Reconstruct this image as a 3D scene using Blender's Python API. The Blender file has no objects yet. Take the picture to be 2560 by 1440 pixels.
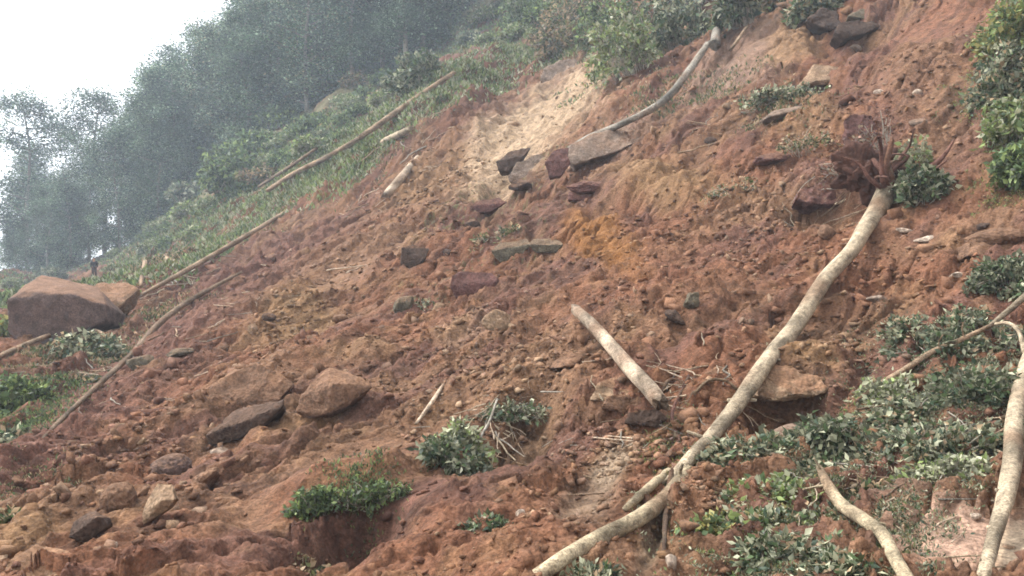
import bpy, math, random
import numpy as np
from mathutils import Vector, Matrix

SC = bpy.context.scene
COL = SC.collection
R = math.radians

# ------------------------------------------------------------------ camera, sky, sun, exposure
FPX = 2000.0                      # focal length in photo pixels (photo 2560 wide)
PITCH = math.atan(-90.0 / FPX)
cam_d = bpy.data.cameras.new("camera")
cam = bpy.data.objects.new("camera", cam_d)
COL.objects.link(cam)
cam.location = (0, 0, 0)          # eye height; the ground here is about 1.7 m lower
cam.rotation_euler = (math.pi / 2 + PITCH, 0, 0)
cam_d.sensor_width = 36
cam_d.lens = 36 * FPX / 2560
cam_d.clip_start = 0.05
cam_d.clip_end = 4000
SC.camera = cam

SUN_EL, SUN_AZ = R(56), R(-62)    # azimuth from +Y towards +X
world = bpy.data.worlds.new("World")
SC.world = world
world.use_nodes = True
nt = world.node_tree
bg = nt.nodes["Background"]
sky = nt.nodes.new("ShaderNodeTexSky")
sky.sky_type = 'NISHITA'
sky.sun_disc = False
sky.sun_elevation = SUN_EL
sky.sun_rotation = SUN_AZ
sky.air_density = 1.0
sky.dust_density = 5.0
hs = nt.nodes.new("ShaderNodeHueSaturation")      # overcast: hardly any blue left
hs.inputs["Saturation"].default_value = 0.16
hs.inputs["Value"].default_value = 1.3
tcw = nt.nodes.new("ShaderNodeTexCoord")
sx = nt.nodes.new("ShaderNodeSeparateXYZ"); cx = nt.nodes.new("ShaderNodeCombineXYZ")
ab = nt.nodes.new("ShaderNodeMath"); ab.operation = 'ABSOLUTE'
ad = nt.nodes.new("ShaderNodeMath"); ad.operation = 'ADD'; ad.inputs[1].default_value = .22
nt.links.new(tcw.outputs["Generated"], sx.inputs[0])
nt.links.new(sx.outputs[0], cx.inputs[0]); nt.links.new(sx.outputs[1], cx.inputs[1])
nt.links.new(sx.outputs[2], ab.inputs[0]); nt.links.new(ab.outputs[0], ad.inputs[0]); nt.links.new(ad.outputs[0], cx.inputs[2])
nt.links.new(cx.outputs[0], sky.inputs["Vector"])      # cloud deck: bright down to the horizon
nt.links.new(sky.outputs[0], hs.inputs["Color"])
nt.links.new(hs.outputs[0], bg.inputs[0])
bg.inputs[1].default_value = 0.15

sun_d = bpy.data.lights.new("sun", 'SUN')
sun_d.energy = 4.0
sun_d.angle = R(10)
sun_d.color = (1.0, 0.95, 0.88)
sun = bpy.data.objects.new("sun", sun_d)
COL.objects.link(sun)
sd = Vector((math.sin(SUN_AZ) * math.cos(SUN_EL), math.cos(SUN_AZ) * math.cos(SUN_EL), math.sin(SUN_EL)))
sd = Vector((-0.60, 0.30, 1.0)).normalized()
sun.rotation_euler = sd.to_track_quat('Z', 'Y').to_euler()
sky.sun_elevation = math.asin(sd.z)
sky.sun_rotation = math.atan2(sd.x, sd.y)

SC.view_settings.view_transform = 'Standard'
SC.view_settings.look = 'None'
SC.view_settings.exposure = 1.36
SC.view_settings.gamma = 1
SC.cycles.pixel_filter_type = 'BLACKMAN_HARRIS'
SC.cycles.filter_width = 1.7
SC.cycles.volume_bounces = 2
SC.cycles.max_bounces = 6
SC.cycles.use_denoising = True

# ------------------------------------------------------------------ noise
_rs = np.random.RandomState(7)
_perm = np.concatenate([_rs.permutation(1024)] * 2).astype(np.int64)
_ang = _rs.rand(1024) * 2 * np.pi
_g2 = np.stack([np.cos(_ang), np.sin(_ang)], 1)
_g3 = _rs.randn(1024, 3); _g3 /= np.linalg.norm(_g3, axis=1)[:, None]
_rv = _rs.rand(1024, 3)

def _f(t): return t * t * t * (t * (t * 6 - 15) + 10)

def pn2(x, y, seed=0):
    x = np.asarray(x, float) + seed * 17.13; y = np.asarray(y, float) + seed * 5.77
    xi = np.floor(x).astype(np.int64); yi = np.floor(y).astype(np.int64)
    xf = x - xi; yf = y - yi
    u = _f(xf); v = _f(yf)
    def g(ix, iy, dx, dy):
        h = _perm[(_perm[ix & 1023] + iy) & 1023]
        gg = _g2[h]
        return gg[..., 0] * dx + gg[..., 1] * dy
    a = g(xi, yi, xf, yf); b = g(xi + 1, yi, xf - 1, yf)
    c = g(xi, yi + 1, xf, yf - 1); d = g(xi + 1, yi + 1, xf - 1, yf - 1)
    return ((a + (b - a) * u) * (1 - v) + (c + (d - c) * u) * v) * 1.5

def fbm2(x, y, o=4, seed=0, gain=0.5):
    r = 0; a = 1.0; s = 1.0
    for i in range(o):
        r = r + a * pn2(x * s, y * s, seed + i * 3); a *= gain; s *= 2.03
    return r

def pn3(p, seed=0):
    p = p + seed * 13.7
    i = np.floor(p).astype(np.int64); f = p - i; w = _f(f)
    r = 0
    for dx in (0, 1):
        for dy in (0, 1):
            for dz in (0, 1):
                h = _perm[(_perm[(_perm[(i[:, 0] + dx) & 1023] + i[:, 1] + dy) & 1023] + i[:, 2] + dz) & 1023]
                g = _g3[h]
                dot = g[:, 0] * (f[:, 0] - dx) + g[:, 1] * (f[:, 1] - dy) + g[:, 2] * (f[:, 2] - dz)
                ww = (w[:, 0] if dx else 1 - w[:, 0]) * (w[:, 1] if dy else 1 - w[:, 1]) * (w[:, 2] if dz else 1 - w[:, 2])
                r = r + dot * ww
    return r * 1.6

def worley(x, y, seed=0):
    """distance to the nearest feature, and a random value of that cell"""
    xi = np.floor(x).astype(np.int64); yi = np.floor(y).astype(np.int64)
    best = np.full(x.shape, 9.0); val = np.zeros(x.shape)
    for dx in (-1, 0, 1):
        for dy in (-1, 0, 1):
            cx = xi + dx; cy = yi + dy
            h = _perm[(_perm[(cx + seed * 31) & 1023] + cy) & 1023]
            d = np.hypot(cx + _rv[h, 0] - x, cy + _rv[h, 1] - y)
            m = d < best
            best = np.where(m, d, best); val = np.where(m, _rv[h, 2], val)
    return best, val

def smooth(a, b, x):
    t = np.clip((x - a) / (b - a), 0, 1)
    return t * t * (3 - 2 * t)

# ------------------------------------------------------------------ the ground's height
_cp, _sp = math.cos(PITCH), math.sin(PITCH)
def ray(px, py):
    X = (np.asarray(px, float) - 1280) / FPX; Y = (720 - np.asarray(py, float)) / FPX
    w = _cp - Y * _sp
    return X / w, (Y * _cp + _sp) / w            # x/y and z/y

survey = [  # bearing (px), elevation (py), distance: the lie of the slope
 (-300,1440,5.4),(0,1440,5.2),(640,1440,4.8),(1280,1440,4.3),(1920,1440,4.0),(2560,1440,3.7),(2900,1440,3.6),
 (0,1250,6.9),(640,1250,6.2),(1280,1250,5.5),(1920,1250,5.0),(2560,1250,4.5),
 (-300,1080,10),(0,1080,9.5),(640,1080,8.2),(1280,1080,7.0),(1920,1080,6.2),(2560,1080,5.3),
 (0,900,15),(320,900,14),(640,900,11.5),(1280,900,9.0),(1920,900,7.4),(2560,900,6.2),
 (-300,760,30),(0,790,24),(320,760,23),(640,730,18),(1280,720,12),(1920,720,9.3),(2560,720,7.5),
 (0,700,58),(240,700,58),(420,660,42),(640,640,25),
 (400,560,60),(640,540,33),(960,540,20.5),(1280,540,15.2),(1920,540,11.3),(2560,540,8.8),
 (640,380,50),(960,360,30),(1280,360,21),(1920,360,14),(2560,360,10.3),
 (860,240,56),(1280,180,33),(1600,180,24.5),(1920,180,18.5),(2560,180,12.6),
 (1200,40,62),(1500,0,43),(1920,0,25),(2560,0,15.5),(2900,0,14),(1920,-300,45),(2560,-300,24)]
far_pts = [(-52,90,-2.6),(-30,80,3.0),(-36,110,4),(-17,90,20),(0,90,36),(25,90,48),(60,80,56),(-80,150,-12),(-30,160,10),(20,180,50),
 (-120,60,-9),(-40,25,-4.2),(-60,8,-6),(-12,0,-2.6),(-8,-2,-2.4),(8,0,1.2),(16,4,8),(0,-2,-1.75),(10,-2,2.2),(-2,1,-1.8),(2,1,-1.6),(60,20,46),(-150,240,-25),(60,240,70)]
_S = []; _Q = []
for a, b, d in survey:
    u, v = ray(a, b)
    _S.append((u * d / (d + 4), math.log(d + 4) * 0.6)); _Q.append(v * d / (d + 4))
for x, y, z in far_pts:
    _S.append((x / (y + 4), math.log(y + 4) * 0.6)); _Q.append(z / (y + 4))
_S = np.array(_S, float); _Q = np.array(_Q, float)
def _tps(r2): return 0.5 * r2 * np.log(r2 + 1e-12)
_n = len(_S)
_d2 = ((_S[:, None] - _S[None]) ** 2).sum(-1)
_A = np.zeros((_n + 3, _n + 3)); _A[:_n, :_n] = _tps(_d2) + np.eye(_n) * 0.003
_A[:_n, _n] = 1; _A[:_n, _n + 1:] = _S; _A[_n, :_n] = 1; _A[_n + 1:, :_n] = _S.T
_W = np.linalg.solve(_A, np.concatenate([_Q, np.zeros(3)]))

def Hbase(x, y):
    x = np.atleast_1d(np.asarray(x, float)); y = np.atleast_1d(np.asarray(y, float))
    yy = np.maximum(y + 4, 0.6)
    P0 = x / yy; P1 = np.log(yy) * 0.6
    out = np.empty(x.shape)
    for i in range(0, x.size, 60000):
        s = slice(i, i + 60000)
        d2 = (P0[s, None] - _S[None, :, 0]) ** 2 + (P1[s, None] - _S[None, :, 1]) ** 2
        out[s] = _tps(d2) @ _W[:_n] + _W[_n] + _W[_n + 1] * P0[s] + _W[_n + 2] * P1[s]
    return out * yy

def march(px, py, H):
    px = np.atleast_1d(np.asarray(px, float)); py = np.atleast_1d(np.asarray(py, float))
    u, v = ray(px, py)
    ys = 2.2 * (160 / 2.2) ** (np.linspace(0, 1, 220))
    below = np.zeros((px.size, ys.size), bool)
    X = u[:, None] * ys; Y = np.broadcast_to(ys, X.shape)
    hz = H(X.ravel(), Y.ravel()).reshape(X.shape)
    below = hz > v[:, None] * ys
    k = np.argmax(below, 1); k = np.where(below.any(1), np.maximum(k, 1), len(ys) - 1)
    lo = ys[k - 1]; hi = ys[k]
    for _ in range(14):
        m = (lo + hi) / 2
        b = H(u * m, m) > v * m
        hi = np.where(b, m, hi); lo = np.where(b, lo, m)
    return np.stack([u * hi, hi, v * hi], 1)

# hollows, humps and banks: place, half axes (px offsets from the place), height, sharpness
stamps_px = [
 (640,1000,(150,-70),(-40,-60),.30,1),(860,900,(120,-50),(-20,-50),.20,1),
 (2010,945,(120,0),(0,-38),.20,2),(1965,1040,(120,-5),(0,50),-.55,2),
 (1790,930,(80,-20),(0,-70),.22,1),(1560,985,(110,-20),(-10,-50),.18,2),
 (860,1350,(130,-40),(-20,75),-.55,2),(850,1225,(140,-25),(0,-30),.2,2),
 (1300,1075,(85,-30),(-10,65),-.5,2),(1330,985,(120,-20),(0,-30),.12,2),
 (2060,522,(90,0),(0,34),-.5,2),(2050,455,(110,0),(0,-36),.20,1),
 (1275,395,(45,-35),(12,25),-.5,2),(1300,470,(40,0),(0,20),-.35,2),
 (2130,85,(95,-10),(0,40),-.35,2),(2060,20,(120,0),(0,-40),.3,2),
 (2060,235,(100,0),(0,22),-.3,2),(1900,150,(120,-30),(0,-50),.35,1),
 (1520,505,(130,10),(0,22),-.22,2),(1600,455,(170,8),(0,25),.2,1),
 (1310,650,(90,-20),(0,20),-.18,2),(1030,660,(50,0),(0,25),-.18,2),
 (610,1090,(110,-45),(10,25),-.18,2),(210,1350,(70,-20),(0,25),-.12,2),
 (500,700,(200,-110),(-20,-40),.45,1),(700,620,(220,-130),(10,40),-.4,1),
 (330,1010,(220,-190),(-30,-30),.18,1),(270,1090,(220,-190),(30,30),-.14,1),
 (980,190,(140,-90),(30,35),-.5,1),(1100,270,(120,-70),(30,50),.5,1),
 (1345,250,(170,-130),(70,60),-.8,1),(1180,200,(80,-60),(-20,-30),.5,1),
 (1600,330,(150,-30),(0,-35),.35,1),(1700,260,(90,-80),(20,30),-.4,1),
 (1450,1200,(90,-30),(-20,110),-.14,1),(1650,1330,(25,-20),(-30,120),-.12,1),
 (1130,1250,(200,-60),(-30,60),.10,1),(120,1330,(150,-60),(0,-40),.12,1),
 (2480,620,(100,-10),(0,25),-.12,2),(2490,585,(90,-8),(0,-24),.14,2),
 (1730,880,(60,20),(0,20),-.16,2),(1190,520,(60,-20),(0,18),-.2,2),
 (1170,360,(60,-60),(30,30),.25,1),(2250,700,(160,-10),(0,25),-.07,1),
 (430,1180,(70,-20),(0,30),-.12,2)]
_c = march([s[0] for s in stamps_px], [s[1] for s in stamps_px], Hbase)
_e1 = march([s[0] + s[2][0] for s in stamps_px], [s[1] + s[2][1] for s in stamps_px], Hbase)
_e2 = march([s[0] + s[3][0] for s in stamps_px], [s[1] + s[3][1] for s in stamps_px], Hbase)
def _inv(c, a, b):
    M = np.array([[a[0] - c[0], b[0] - c[0]], [a[1] - c[1], b[1] - c[1]]])
    if abs(np.linalg.det(M)) < 1e-4: M = M + np.eye(2) * 0.05
    return np.linalg.inv(M)
STAMP = [(_c[i], _inv(_c[i], _e1[i], _e2[i]), s[4], s[5]) for i, s in enumerate(stamps_px)]

def Hstamp(x, y):
    z = np.zeros(x.shape)
    wx = fbm2(x * 1.3, y * 1.3, 3, 40) * 0.35; wy = fbm2(x * 1.3, y * 1.3, 3, 50) * 0.35
    for c, M, h, k in STAMP:
        dx = x - c[0]; dy = y - c[1]
        a = M[0, 0] * dx + M[0, 1] * dy + wx; b = M[1, 0] * dx + M[1, 1] * dy + wy
        d2 = a * a + b * b
        z += h * (np.exp(-d2 * 0.9) if k == 1 else 1 / (1 + (d2 * 0.8) ** 3))
    return z

DH = np.array([-0.80, -0.60])         # the way the slope ran down
def Hdetail(x, y):
    al = x * DH[0] + y * DH[1]; ac = x * DH[1] - y * DH[0]
    g = smooth(2, 30, y)
    wob = fbm2(x * .7, y * .7, 3, 3) * .5
    z = fbm2(x * .22, y * .22, 3, 11) * (.16 + .5 * g)
    st = 1 - np.abs(fbm2(al * .16, ac * .85 + wob, 3, 21)) * 2.2
    z += st * (.05 + .16 * g)
    z += (1 - np.abs(fbm2(al * .45 + wob, ac * 1.9 + wob, 3, 25)) * 2) * (.028 + .05 * g)
    z += fbm2(x * 1.4, y * 1.4, 3, 31) * (.055 + .06 * g)
    rl = 1 - np.abs(fbm2(al * .22 + wob * .5, ac * 1.35 + wob, 3, 27)) * 1.6
    z -= smooth(.80, 1.0, rl) * (.09 + .20 * g) * smooth(-.2, .3, fbm2(x * .3, y * .3, 2, 28))     # rills down the slope
    # small slump steps: terraces
    q = fbm2(x * .8, y * .8, 3, 61) * 2.4 + z * 2
    z += (np.floor(q) + smooth(.35, .65, q - np.floor(q)) - q) * .05
    return z

SMOOTH = []      # faces that slid clean: filled in below
def smooth_mask(x, y, amt):
    k = np.ones(x.shape); w = .25 * fbm2(x * 1.2, y * 1.2, 3, 99) if len(SMOOTH) else 0
    for c, M in SMOOTH:
        dx = x - c[0]; dy = y - c[1]
        d2 = (M[0, 0] * dx + M[0, 1] * dy) ** 2 + (M[1, 0] * dx + M[1, 1] * dy) ** 2
        k *= 1 - amt * (1 - smooth(.6, 1.3, np.sqrt(d2) + w))
    return k

def Hmid(x, y):
    return Hbase(x, y) + Hstamp(x, y) + Hdetail(x, y) * smooth_mask(x, y, .7)

def plates(x, y, seed):
    """tilted, stepped cells: broken clods with straight edges"""
    xi = np.floor(x).astype(np.int64); yi = np.floor(y).astype(np.int64)
    best = np.full(x.shape, 9.0); out = np.zeros(x.shape); val = np.zeros(x.shape)
    for dx in (-1, 0, 1):
        for dy in (-1, 0, 1):
            cx = xi + dx; cy = yi + dy
            h = _perm[(_perm[(cx + seed * 31) & 1023] + cy) & 1023]
            ox = cx + _rv[h, 0] - x; oy = cy + _rv[h, 1] - y
            d = np.maximum(np.abs(ox * .8 + oy * .6), np.abs(oy * .8 - ox * .6)) + .3 * np.hypot(ox, oy)
            m = d < best
            t = (_rv[h, 2] - .5) * 2; u = (_rv[(h + 77) & 1023, 0] - .5) * 2
            best = np.where(m, d, best)
            out = np.where(m, ox * t + oy * u, out); val = np.where(m, _rv[(h + 13) & 1023, 1], val)
    return out, val, best

def Hfine(x, y):
    al = x * DH[0] + y * DH[1]; ac = x * DH[1] - y * DH[0]
    wx = fbm2(x * 3, y * 3, 3, 70) * .35; wy = fbm2(x * 3, y * 3, 3, 72) * .35
    rough = smooth(-.30, .40, fbm2(x * .55, y * .55, 4, 90)); rough2 = smooth(-.25, .3, fbm2(x * .9, y * .9, 3, 93))
    g = .8 + .5 * smooth(8, 35, y)
    o, v, b = plates(al * 1.3 + wx, ac * 2.3 + wy, 1)
    z = np.where(v > .40, .13 * o + .10 * (v - .4), -.02) * (.15 + rough) * g
    o, v, b = plates(al * 4.2 + wx * 2, ac * 6.0 + wy * 2, 2)
    z += np.where(v > .3, .050 * o + .045 * (v - .3), -.012) * (.2 + rough2) * g
    o, v, b = plates(x * 13 + wx * 4, y * 13 + wy * 4, 3)
    z += (.018 * o + .016 * v) * (.35 + rough)
    z += fbm2(x * 6, y * 6, 4, 80, .6) * .022
    w, v = worley(al * 1.9 + wx * 1.5, ac * 3.2 + wy * 1.5, 5)   # small pits
    z -= np.where(v > .60, (1 - smooth(.06, .32, w)) * (.07 + .22 * (v - .6)) * g, 0)
    return z * smooth_mask(x, y, .9)

def at(px, py):
    """world points of the ground at the given bearings"""
    return march(px, py, Hmid)

def normal(x, y, e=.15):
    x = np.atleast_1d(x).astype(float); y = np.atleast_1d(y).astype(float)
    hx = (Hmid(x + e, y) - Hmid(x - e, y)) / (2 * e); hy = (Hmid(x, y + e) - Hmid(x, y - e)) / (2 * e)
    n = np.stack([-hx, -hy, np.ones_like(hx)], 1)
    return n / np.linalg.norm(n, axis=1)[:, None]

# ------------------------------------------------------------------ materials
def mat(name): 
    m = bpy.data.materials.new(name); m.use_nodes = True
    return m, m.node_tree, m.node_tree.nodes["Principled BSDF"]

def surf(name, rough=.9, var=.35, scale=6, bump=.02, bscale=30, colour=None, spec=.3, extra=None):
    """vertex colour (or one colour) broken up by noise, with a noise bump"""
    m, t, b = mat(name)
    tc = t.nodes.new("ShaderNodeTexCoord")
    src = t.nodes.new("ShaderNodeNewGeometry").outputs["Position"] if extra == 'world' else tc.outputs["Object"]
    n1 = t.nodes.new("ShaderNodeTexNoise"); n1.inputs["Scale"].default_value = scale
    n1.inputs["Detail"].default_value = 8; n1.inputs["Roughness"].default_value = .68
    t.links.new(src, n1.inputs["Vector"])
    mr = t.nodes.new("ShaderNodeMapRange")
    mr.inputs["From Min"].default_value = .3; mr.inputs["From Max"].default_value = .7
    mr.inputs["To Min"].default_value = 1 - var; mr.inputs["To Max"].default_value = 1 + var
    t.links.new(n1.outputs["Fac"], mr.inputs["Value"])
    mx = t.nodes.new("ShaderNodeVectorMath"); mx.operation = 'SCALE'
    if colour is None:
        a = t.nodes.new("ShaderNodeAttribute"); a.attribute_name = "Col"
        t.links.new(a.outputs["Color"], mx.inputs[0])
    else:
        mx.inputs[0].default_value = colour
    n3 = t.nodes.new("ShaderNodeTexNoise"); n3.inputs["Scale"].default_value = scale * 6.3
    n3.inputs["Detail"].default_value = 4; n3.inputs["Roughness"].default_value = .6
    t.links.new(src, n3.inputs["Vector"])
    m3 = t.nodes.new("ShaderNodeMapRange")
    m3.inputs["From Min"].default_value = .35; m3.inputs["From Max"].default_value = .65
    m3.inputs["To Min"].default_value = 1 - var * .8; m3.inputs["To Max"].default_value = 1 + var * .8
    t.links.new(n3.outputs["Fac"], m3.inputs["Value"])
    mm = t.nodes.new("ShaderNodeMath"); mm.operation = 'MULTIPLY'
    t.links.new(mr.outputs[0], mm.inputs[0]); t.links.new(m3.outputs[0], mm.inputs[1])
    t.links.new(mm.outputs[0], mx.inputs["Scale"])
    t.links.new(mx.outputs[0], b.inputs["Base Color"])
    n2 = t.nodes.new("ShaderNodeTexNoise"); n2.inputs["Scale"].default_value = bscale
    n2.inputs["Detail"].default_value = 6; n2.inputs["Roughness"].default_value = .65
    t.links.new(src, n2.inputs["Vector"])
    bp = t.nodes.new("ShaderNodeBump"); bp.inputs["Distance"].default_value = bump; bp.inputs["Strength"].default_value = 1
    t.links.new(n2.outputs["Fac"], bp.inputs["Height"])
    t.links.new(bp.outputs[0], b.inputs["Normal"])
    b.inputs["Roughness"].default_value = rough
    b.inputs["Specular IOR Level"].default_value = spec
    return m

M_SOIL = surf("soil", .95, .42, 7, .06, 13, extra='world', spec=.15)
M_ROCK = surf("rock", .92, .42, 6, .07, 9, spec=.12)
M_RUBBLE = surf("rubble", .95, .35, 14, .01, 40, extra='world', spec=.15)
M_BARK = surf("bark", .9, .45, 14, .045, 22, spec=.12)
M_CUT = surf("cut_wood", .8, .15, 20, .003, 60, colour=(.50, .36, .22))
M_CLOTH = surf("cloth", .9, .1, 20, .003, 60)
M_SKIN = surf("skin", .6, .05, 20, .001, 60, colour=(.35, .2, .13))

def leafmat(name, trans=.35, rough=.5, spec=.3):
    m, t, b = mat(name)
    a = t.nodes.new("ShaderNodeAttribute"); a.attribute_name = "Col"
    t.links.new(a.outputs["Color"], b.inputs["Base Color"])
    b.inputs["Roughness"].default_value = rough
    b.inputs["Specular IOR Level"].default_value = spec
    tr = t.nodes.new("ShaderNodeBsdfTranslucent")
    t.links.new(a.outputs["Color"], tr.inputs[0])
    mx = t.nodes.new("ShaderNodeMixShader"); mx.inputs[0].default_value = trans
    t.links.new(b.outputs[0], mx.inputs[1]); t.links.new(tr.outputs[0], mx.inputs[2])
    t.links.new(mx.outputs[0], t.nodes["Material Output"].inputs[0])
    return m
M_LEAF = leafmat("leaf")
M_LEAF_FAR = leafmat("tree_leaf", .25, .95, .05)

# ------------------------------------------------------------------ mesh helpers
def mesh(name, V, F, m, col=None, smoothed=False):
    """F: (n,3) or (n,4) array, or a list of such arrays"""
    me = bpy.data.meshes.new(name)
    Fs = F if isinstance(F, list) else [F]
    V = np.asarray(V, np.float32)
    li = np.concatenate([np.asarray(f, np.int32).ravel() for f in Fs])
    tot = np.concatenate([np.full(len(f), np.asarray(f).shape[1], np.int32) for f in Fs])
    st = np.concatenate([[0], np.cumsum(tot)[:-1]]).astype(np.int32)
    me.vertices.add(len(V)); me.vertices.foreach_set("co", V.ravel())
    me.loops.add(len(li)); me.loops.foreach_set("vertex_index", li)
    me.polygons.add(len(tot)); me.polygons.foreach_set("loop_start", st)
    me.polygons.foreach_set("loop_total", tot)
    if smoothed: me.polygons.foreach_set("use_smooth", np.ones(len(tot), bool))
    me.update(calc_edges=True)
    if col is not None:
        a = me.attributes.new("Col", 'FLOAT_COLOR', 'POINT')
        c = np.ones((len(V), 4), np.float32); c[:, :3] = np.clip(col, 0, 1)
        a.data.foreach_set("color", c.ravel())
    me.materials.append(m)
    return me

def obj(name, me, parent=None, loc=(0, 0, 0), **tags):
    o = bpy.data.objects.new(name, me); COL.objects.link(o)
    o.location = loc
    if parent is not None: o.parent = parent
    for k, v in tags.items(): o[k] = v
    return o

def thing(name, label, cat, loc, rot=None, group=None):
    o = bpy.data.objects.new(name, None); COL.objects.link(o)
    o.location = loc; o.empty_display_size = .2
    if rot is not None: o.rotation_euler = rot
    o["label"] = label; o["category"] = cat
    if group: o["group"] = group
    return o

def copy_tree(root, loc, rot, sc, label=None, group=None, name=None):
    r = root.copy(); COL.objects.link(r)
    r.location = loc; r.rotation_euler = rot; r.scale = (sc, sc, sc) if not hasattr(sc, '__len__') else sc
    if label: r["label"] = label
    if group: r["group"] = group
    for ch in root.children:
        c = ch.copy(); COL.objects.link(c); c.parent = r
    return r

def ico(sub):
    t = (1 + 5 ** .5) / 2
    v = [(-1,t,0),(1,t,0),(-1,-t,0),(1,-t,0),(0,-1,t),(0,1,t),(0,-1,-t),(0,1,-t),(t,0,-1),(t,0,1),(-t,0,-1),(-t,0,1)]
    f = [(0,11,5),(0,5,1),(0,1,7),(0,7,10),(0,10,11),(1,5,9),(5,11,4),(11,10,2),(10,7,6),(7,1,8),(3,9,4),(3,4,2),(3,2,6),(3,6,8),(3,8,9),(4,9,5),(2,4,11),(6,2,10),(8,6,7),(9,8,1)]
    v = [np.array(p) / np.linalg.norm(p) for p in v]
    for _ in range(sub):
        c = {}; nf = []
        def mid(a, b):
            k = (min(a, b), max(a, b))
            if k not in c:
                m = v[a] + v[b]; v.append(m / np.linalg.norm(m)); c[k] = len(v) - 1
            return c[k]
        for a, b, d in f:
            x = mid(a, b); y = mid(b, d); z = mid(d, a)
            nf += [(a, x, z), (b, y, x), (d, z, y), (x, y, z)]
        f = nf
    return np.array(v), np.array(f)
ICO = {k: ico(k) for k in (0, 1, 2, 4, 5)}

def tube(P, rad, sides=10, rng=None, rough=.06, caps=True):
    P = np.asarray(P, float); n = len(P)
    T = np.gradient(P, axis=0); T /= np.linalg.norm(T, axis=1)[:, None] + 1e-9
    up = np.array([0, 0, 1.0]) if abs(T[0, 2]) < .8 else np.array([1.0, 0, 0])
    N = np.cross(T, up); N /= np.linalg.norm(N, axis=1)[:, None]
    B = np.cross(T, N)
    a = np.linspace(0, 2 * np.pi, sides, endpoint=False)
    rr = np.asarray(rad, float)[:, None] * np.ones((1, sides))
    V = P[:, None] + (N[:, None] * np.cos(a)[None, :, None] + B[:, None] * np.sin(a)[None, :, None]) * rr[..., None]
    V = V.reshape(-1, 3)
    if rough:
        sc = 1.0 / max(float(np.mean(rad)) * 2.0, 1e-3)
        d = pn3(V * sc * .6, 3) * .7 + pn3(V * sc * 1.7, 5) * .35
        V = P.repeat(sides, 0) + (V - P.repeat(sides, 0)) * (1 + rough * 2 * d)[:, None]
    i = np.arange(n - 1)[:, None] * sides; j = np.arange(sides)[None]
    k = (j + 1) % sides
    F = np.stack([i + j, i + k, i + sides + k, i + sides + j], -1).reshape(-1, 4)
    Fs = [F]
    if caps:
        V = np.concatenate([V, P[:1], P[-1:]])
        c0 = len(V) - 2; c1 = len(V) - 1; jj = np.arange(sides); kk = (jj + 1) % sides; e = (n - 1) * sides
        Fs.append(np.concatenate([np.stack([jj * 0 + c0, kk, jj], 1), np.stack([jj * 0 + c1, e + jj, e + kk], 1)]))
    return V, Fs

def merge(parts):
    Vs, F3, F4, off = [], [], [], 0
    for V, Fs in parts:
        for f in (Fs if isinstance(Fs, list) else [Fs]):
            (F3 if f.shape[1] == 3 else F4).append(f + off)
        Vs.append(V); off += len(V)
    out = []
    if F4: out.append(np.concatenate(F4))
    if F3: out.append(np.concatenate(F3))
    return np.concatenate(Vs), out

def catmull(P, n):
    P = np.asarray(P, float); P = np.concatenate([[2 * P[0] - P[1]], P, [2 * P[-1] - P[-2]]])
    out = []
    m = len(P) - 3
    for s in np.linspace(0, m - 1e-6, n):
        i = int(s); t = s - i; a, b, c, d = P[i:i + 4]
        out.append(.5 * ((2 * b) + (-a + c) * t + (2 * a - 5 * b + 4 * c - d) * t * t + (-a + 3 * b - 3 * c + d) * t ** 3))
    return np.array(out)

# ------------------------------------------------------------------ terrain
def srgb(r, g, b, k=1.0):
    c = np.array([r, g, b], float) / 255
    return np.where(c <= .04045, c / 12.92, ((c + .055) / 1.055) ** 2.4) * k

C_RED = np.array([.270, .125, .075]); C_BROWN = np.array([.285, .158, .098]); C_MAROON = np.array([.220, .110, .085])
C_TAN = np.array([.58, .41, .275]); C_ORANGE = np.array([.34, .155, .055]); C_GREY = np.array([.25, .19, .14])
C_PINK = np.array([.36, .235, .18]); C_VEG = np.array([.17, .16, .085]); C_DARK = np.array([.12, .075, .05])
C_OCHRE = np.array([.36, .215, .115])

_k = np.array([.55, .54, .50])
C_RED, C_BROWN, C_MAROON, C_TAN, C_ORANGE, C_GREY, C_PINK, C_VEG, C_DARK, C_OCHRE = [c * _k for c in (C_RED, C_BROWN, C_MAROON, C_TAN, C_ORANGE, C_GREY, C_PINK, C_VEG * 1.3, C_DARK, C_OCHRE)]

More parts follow.
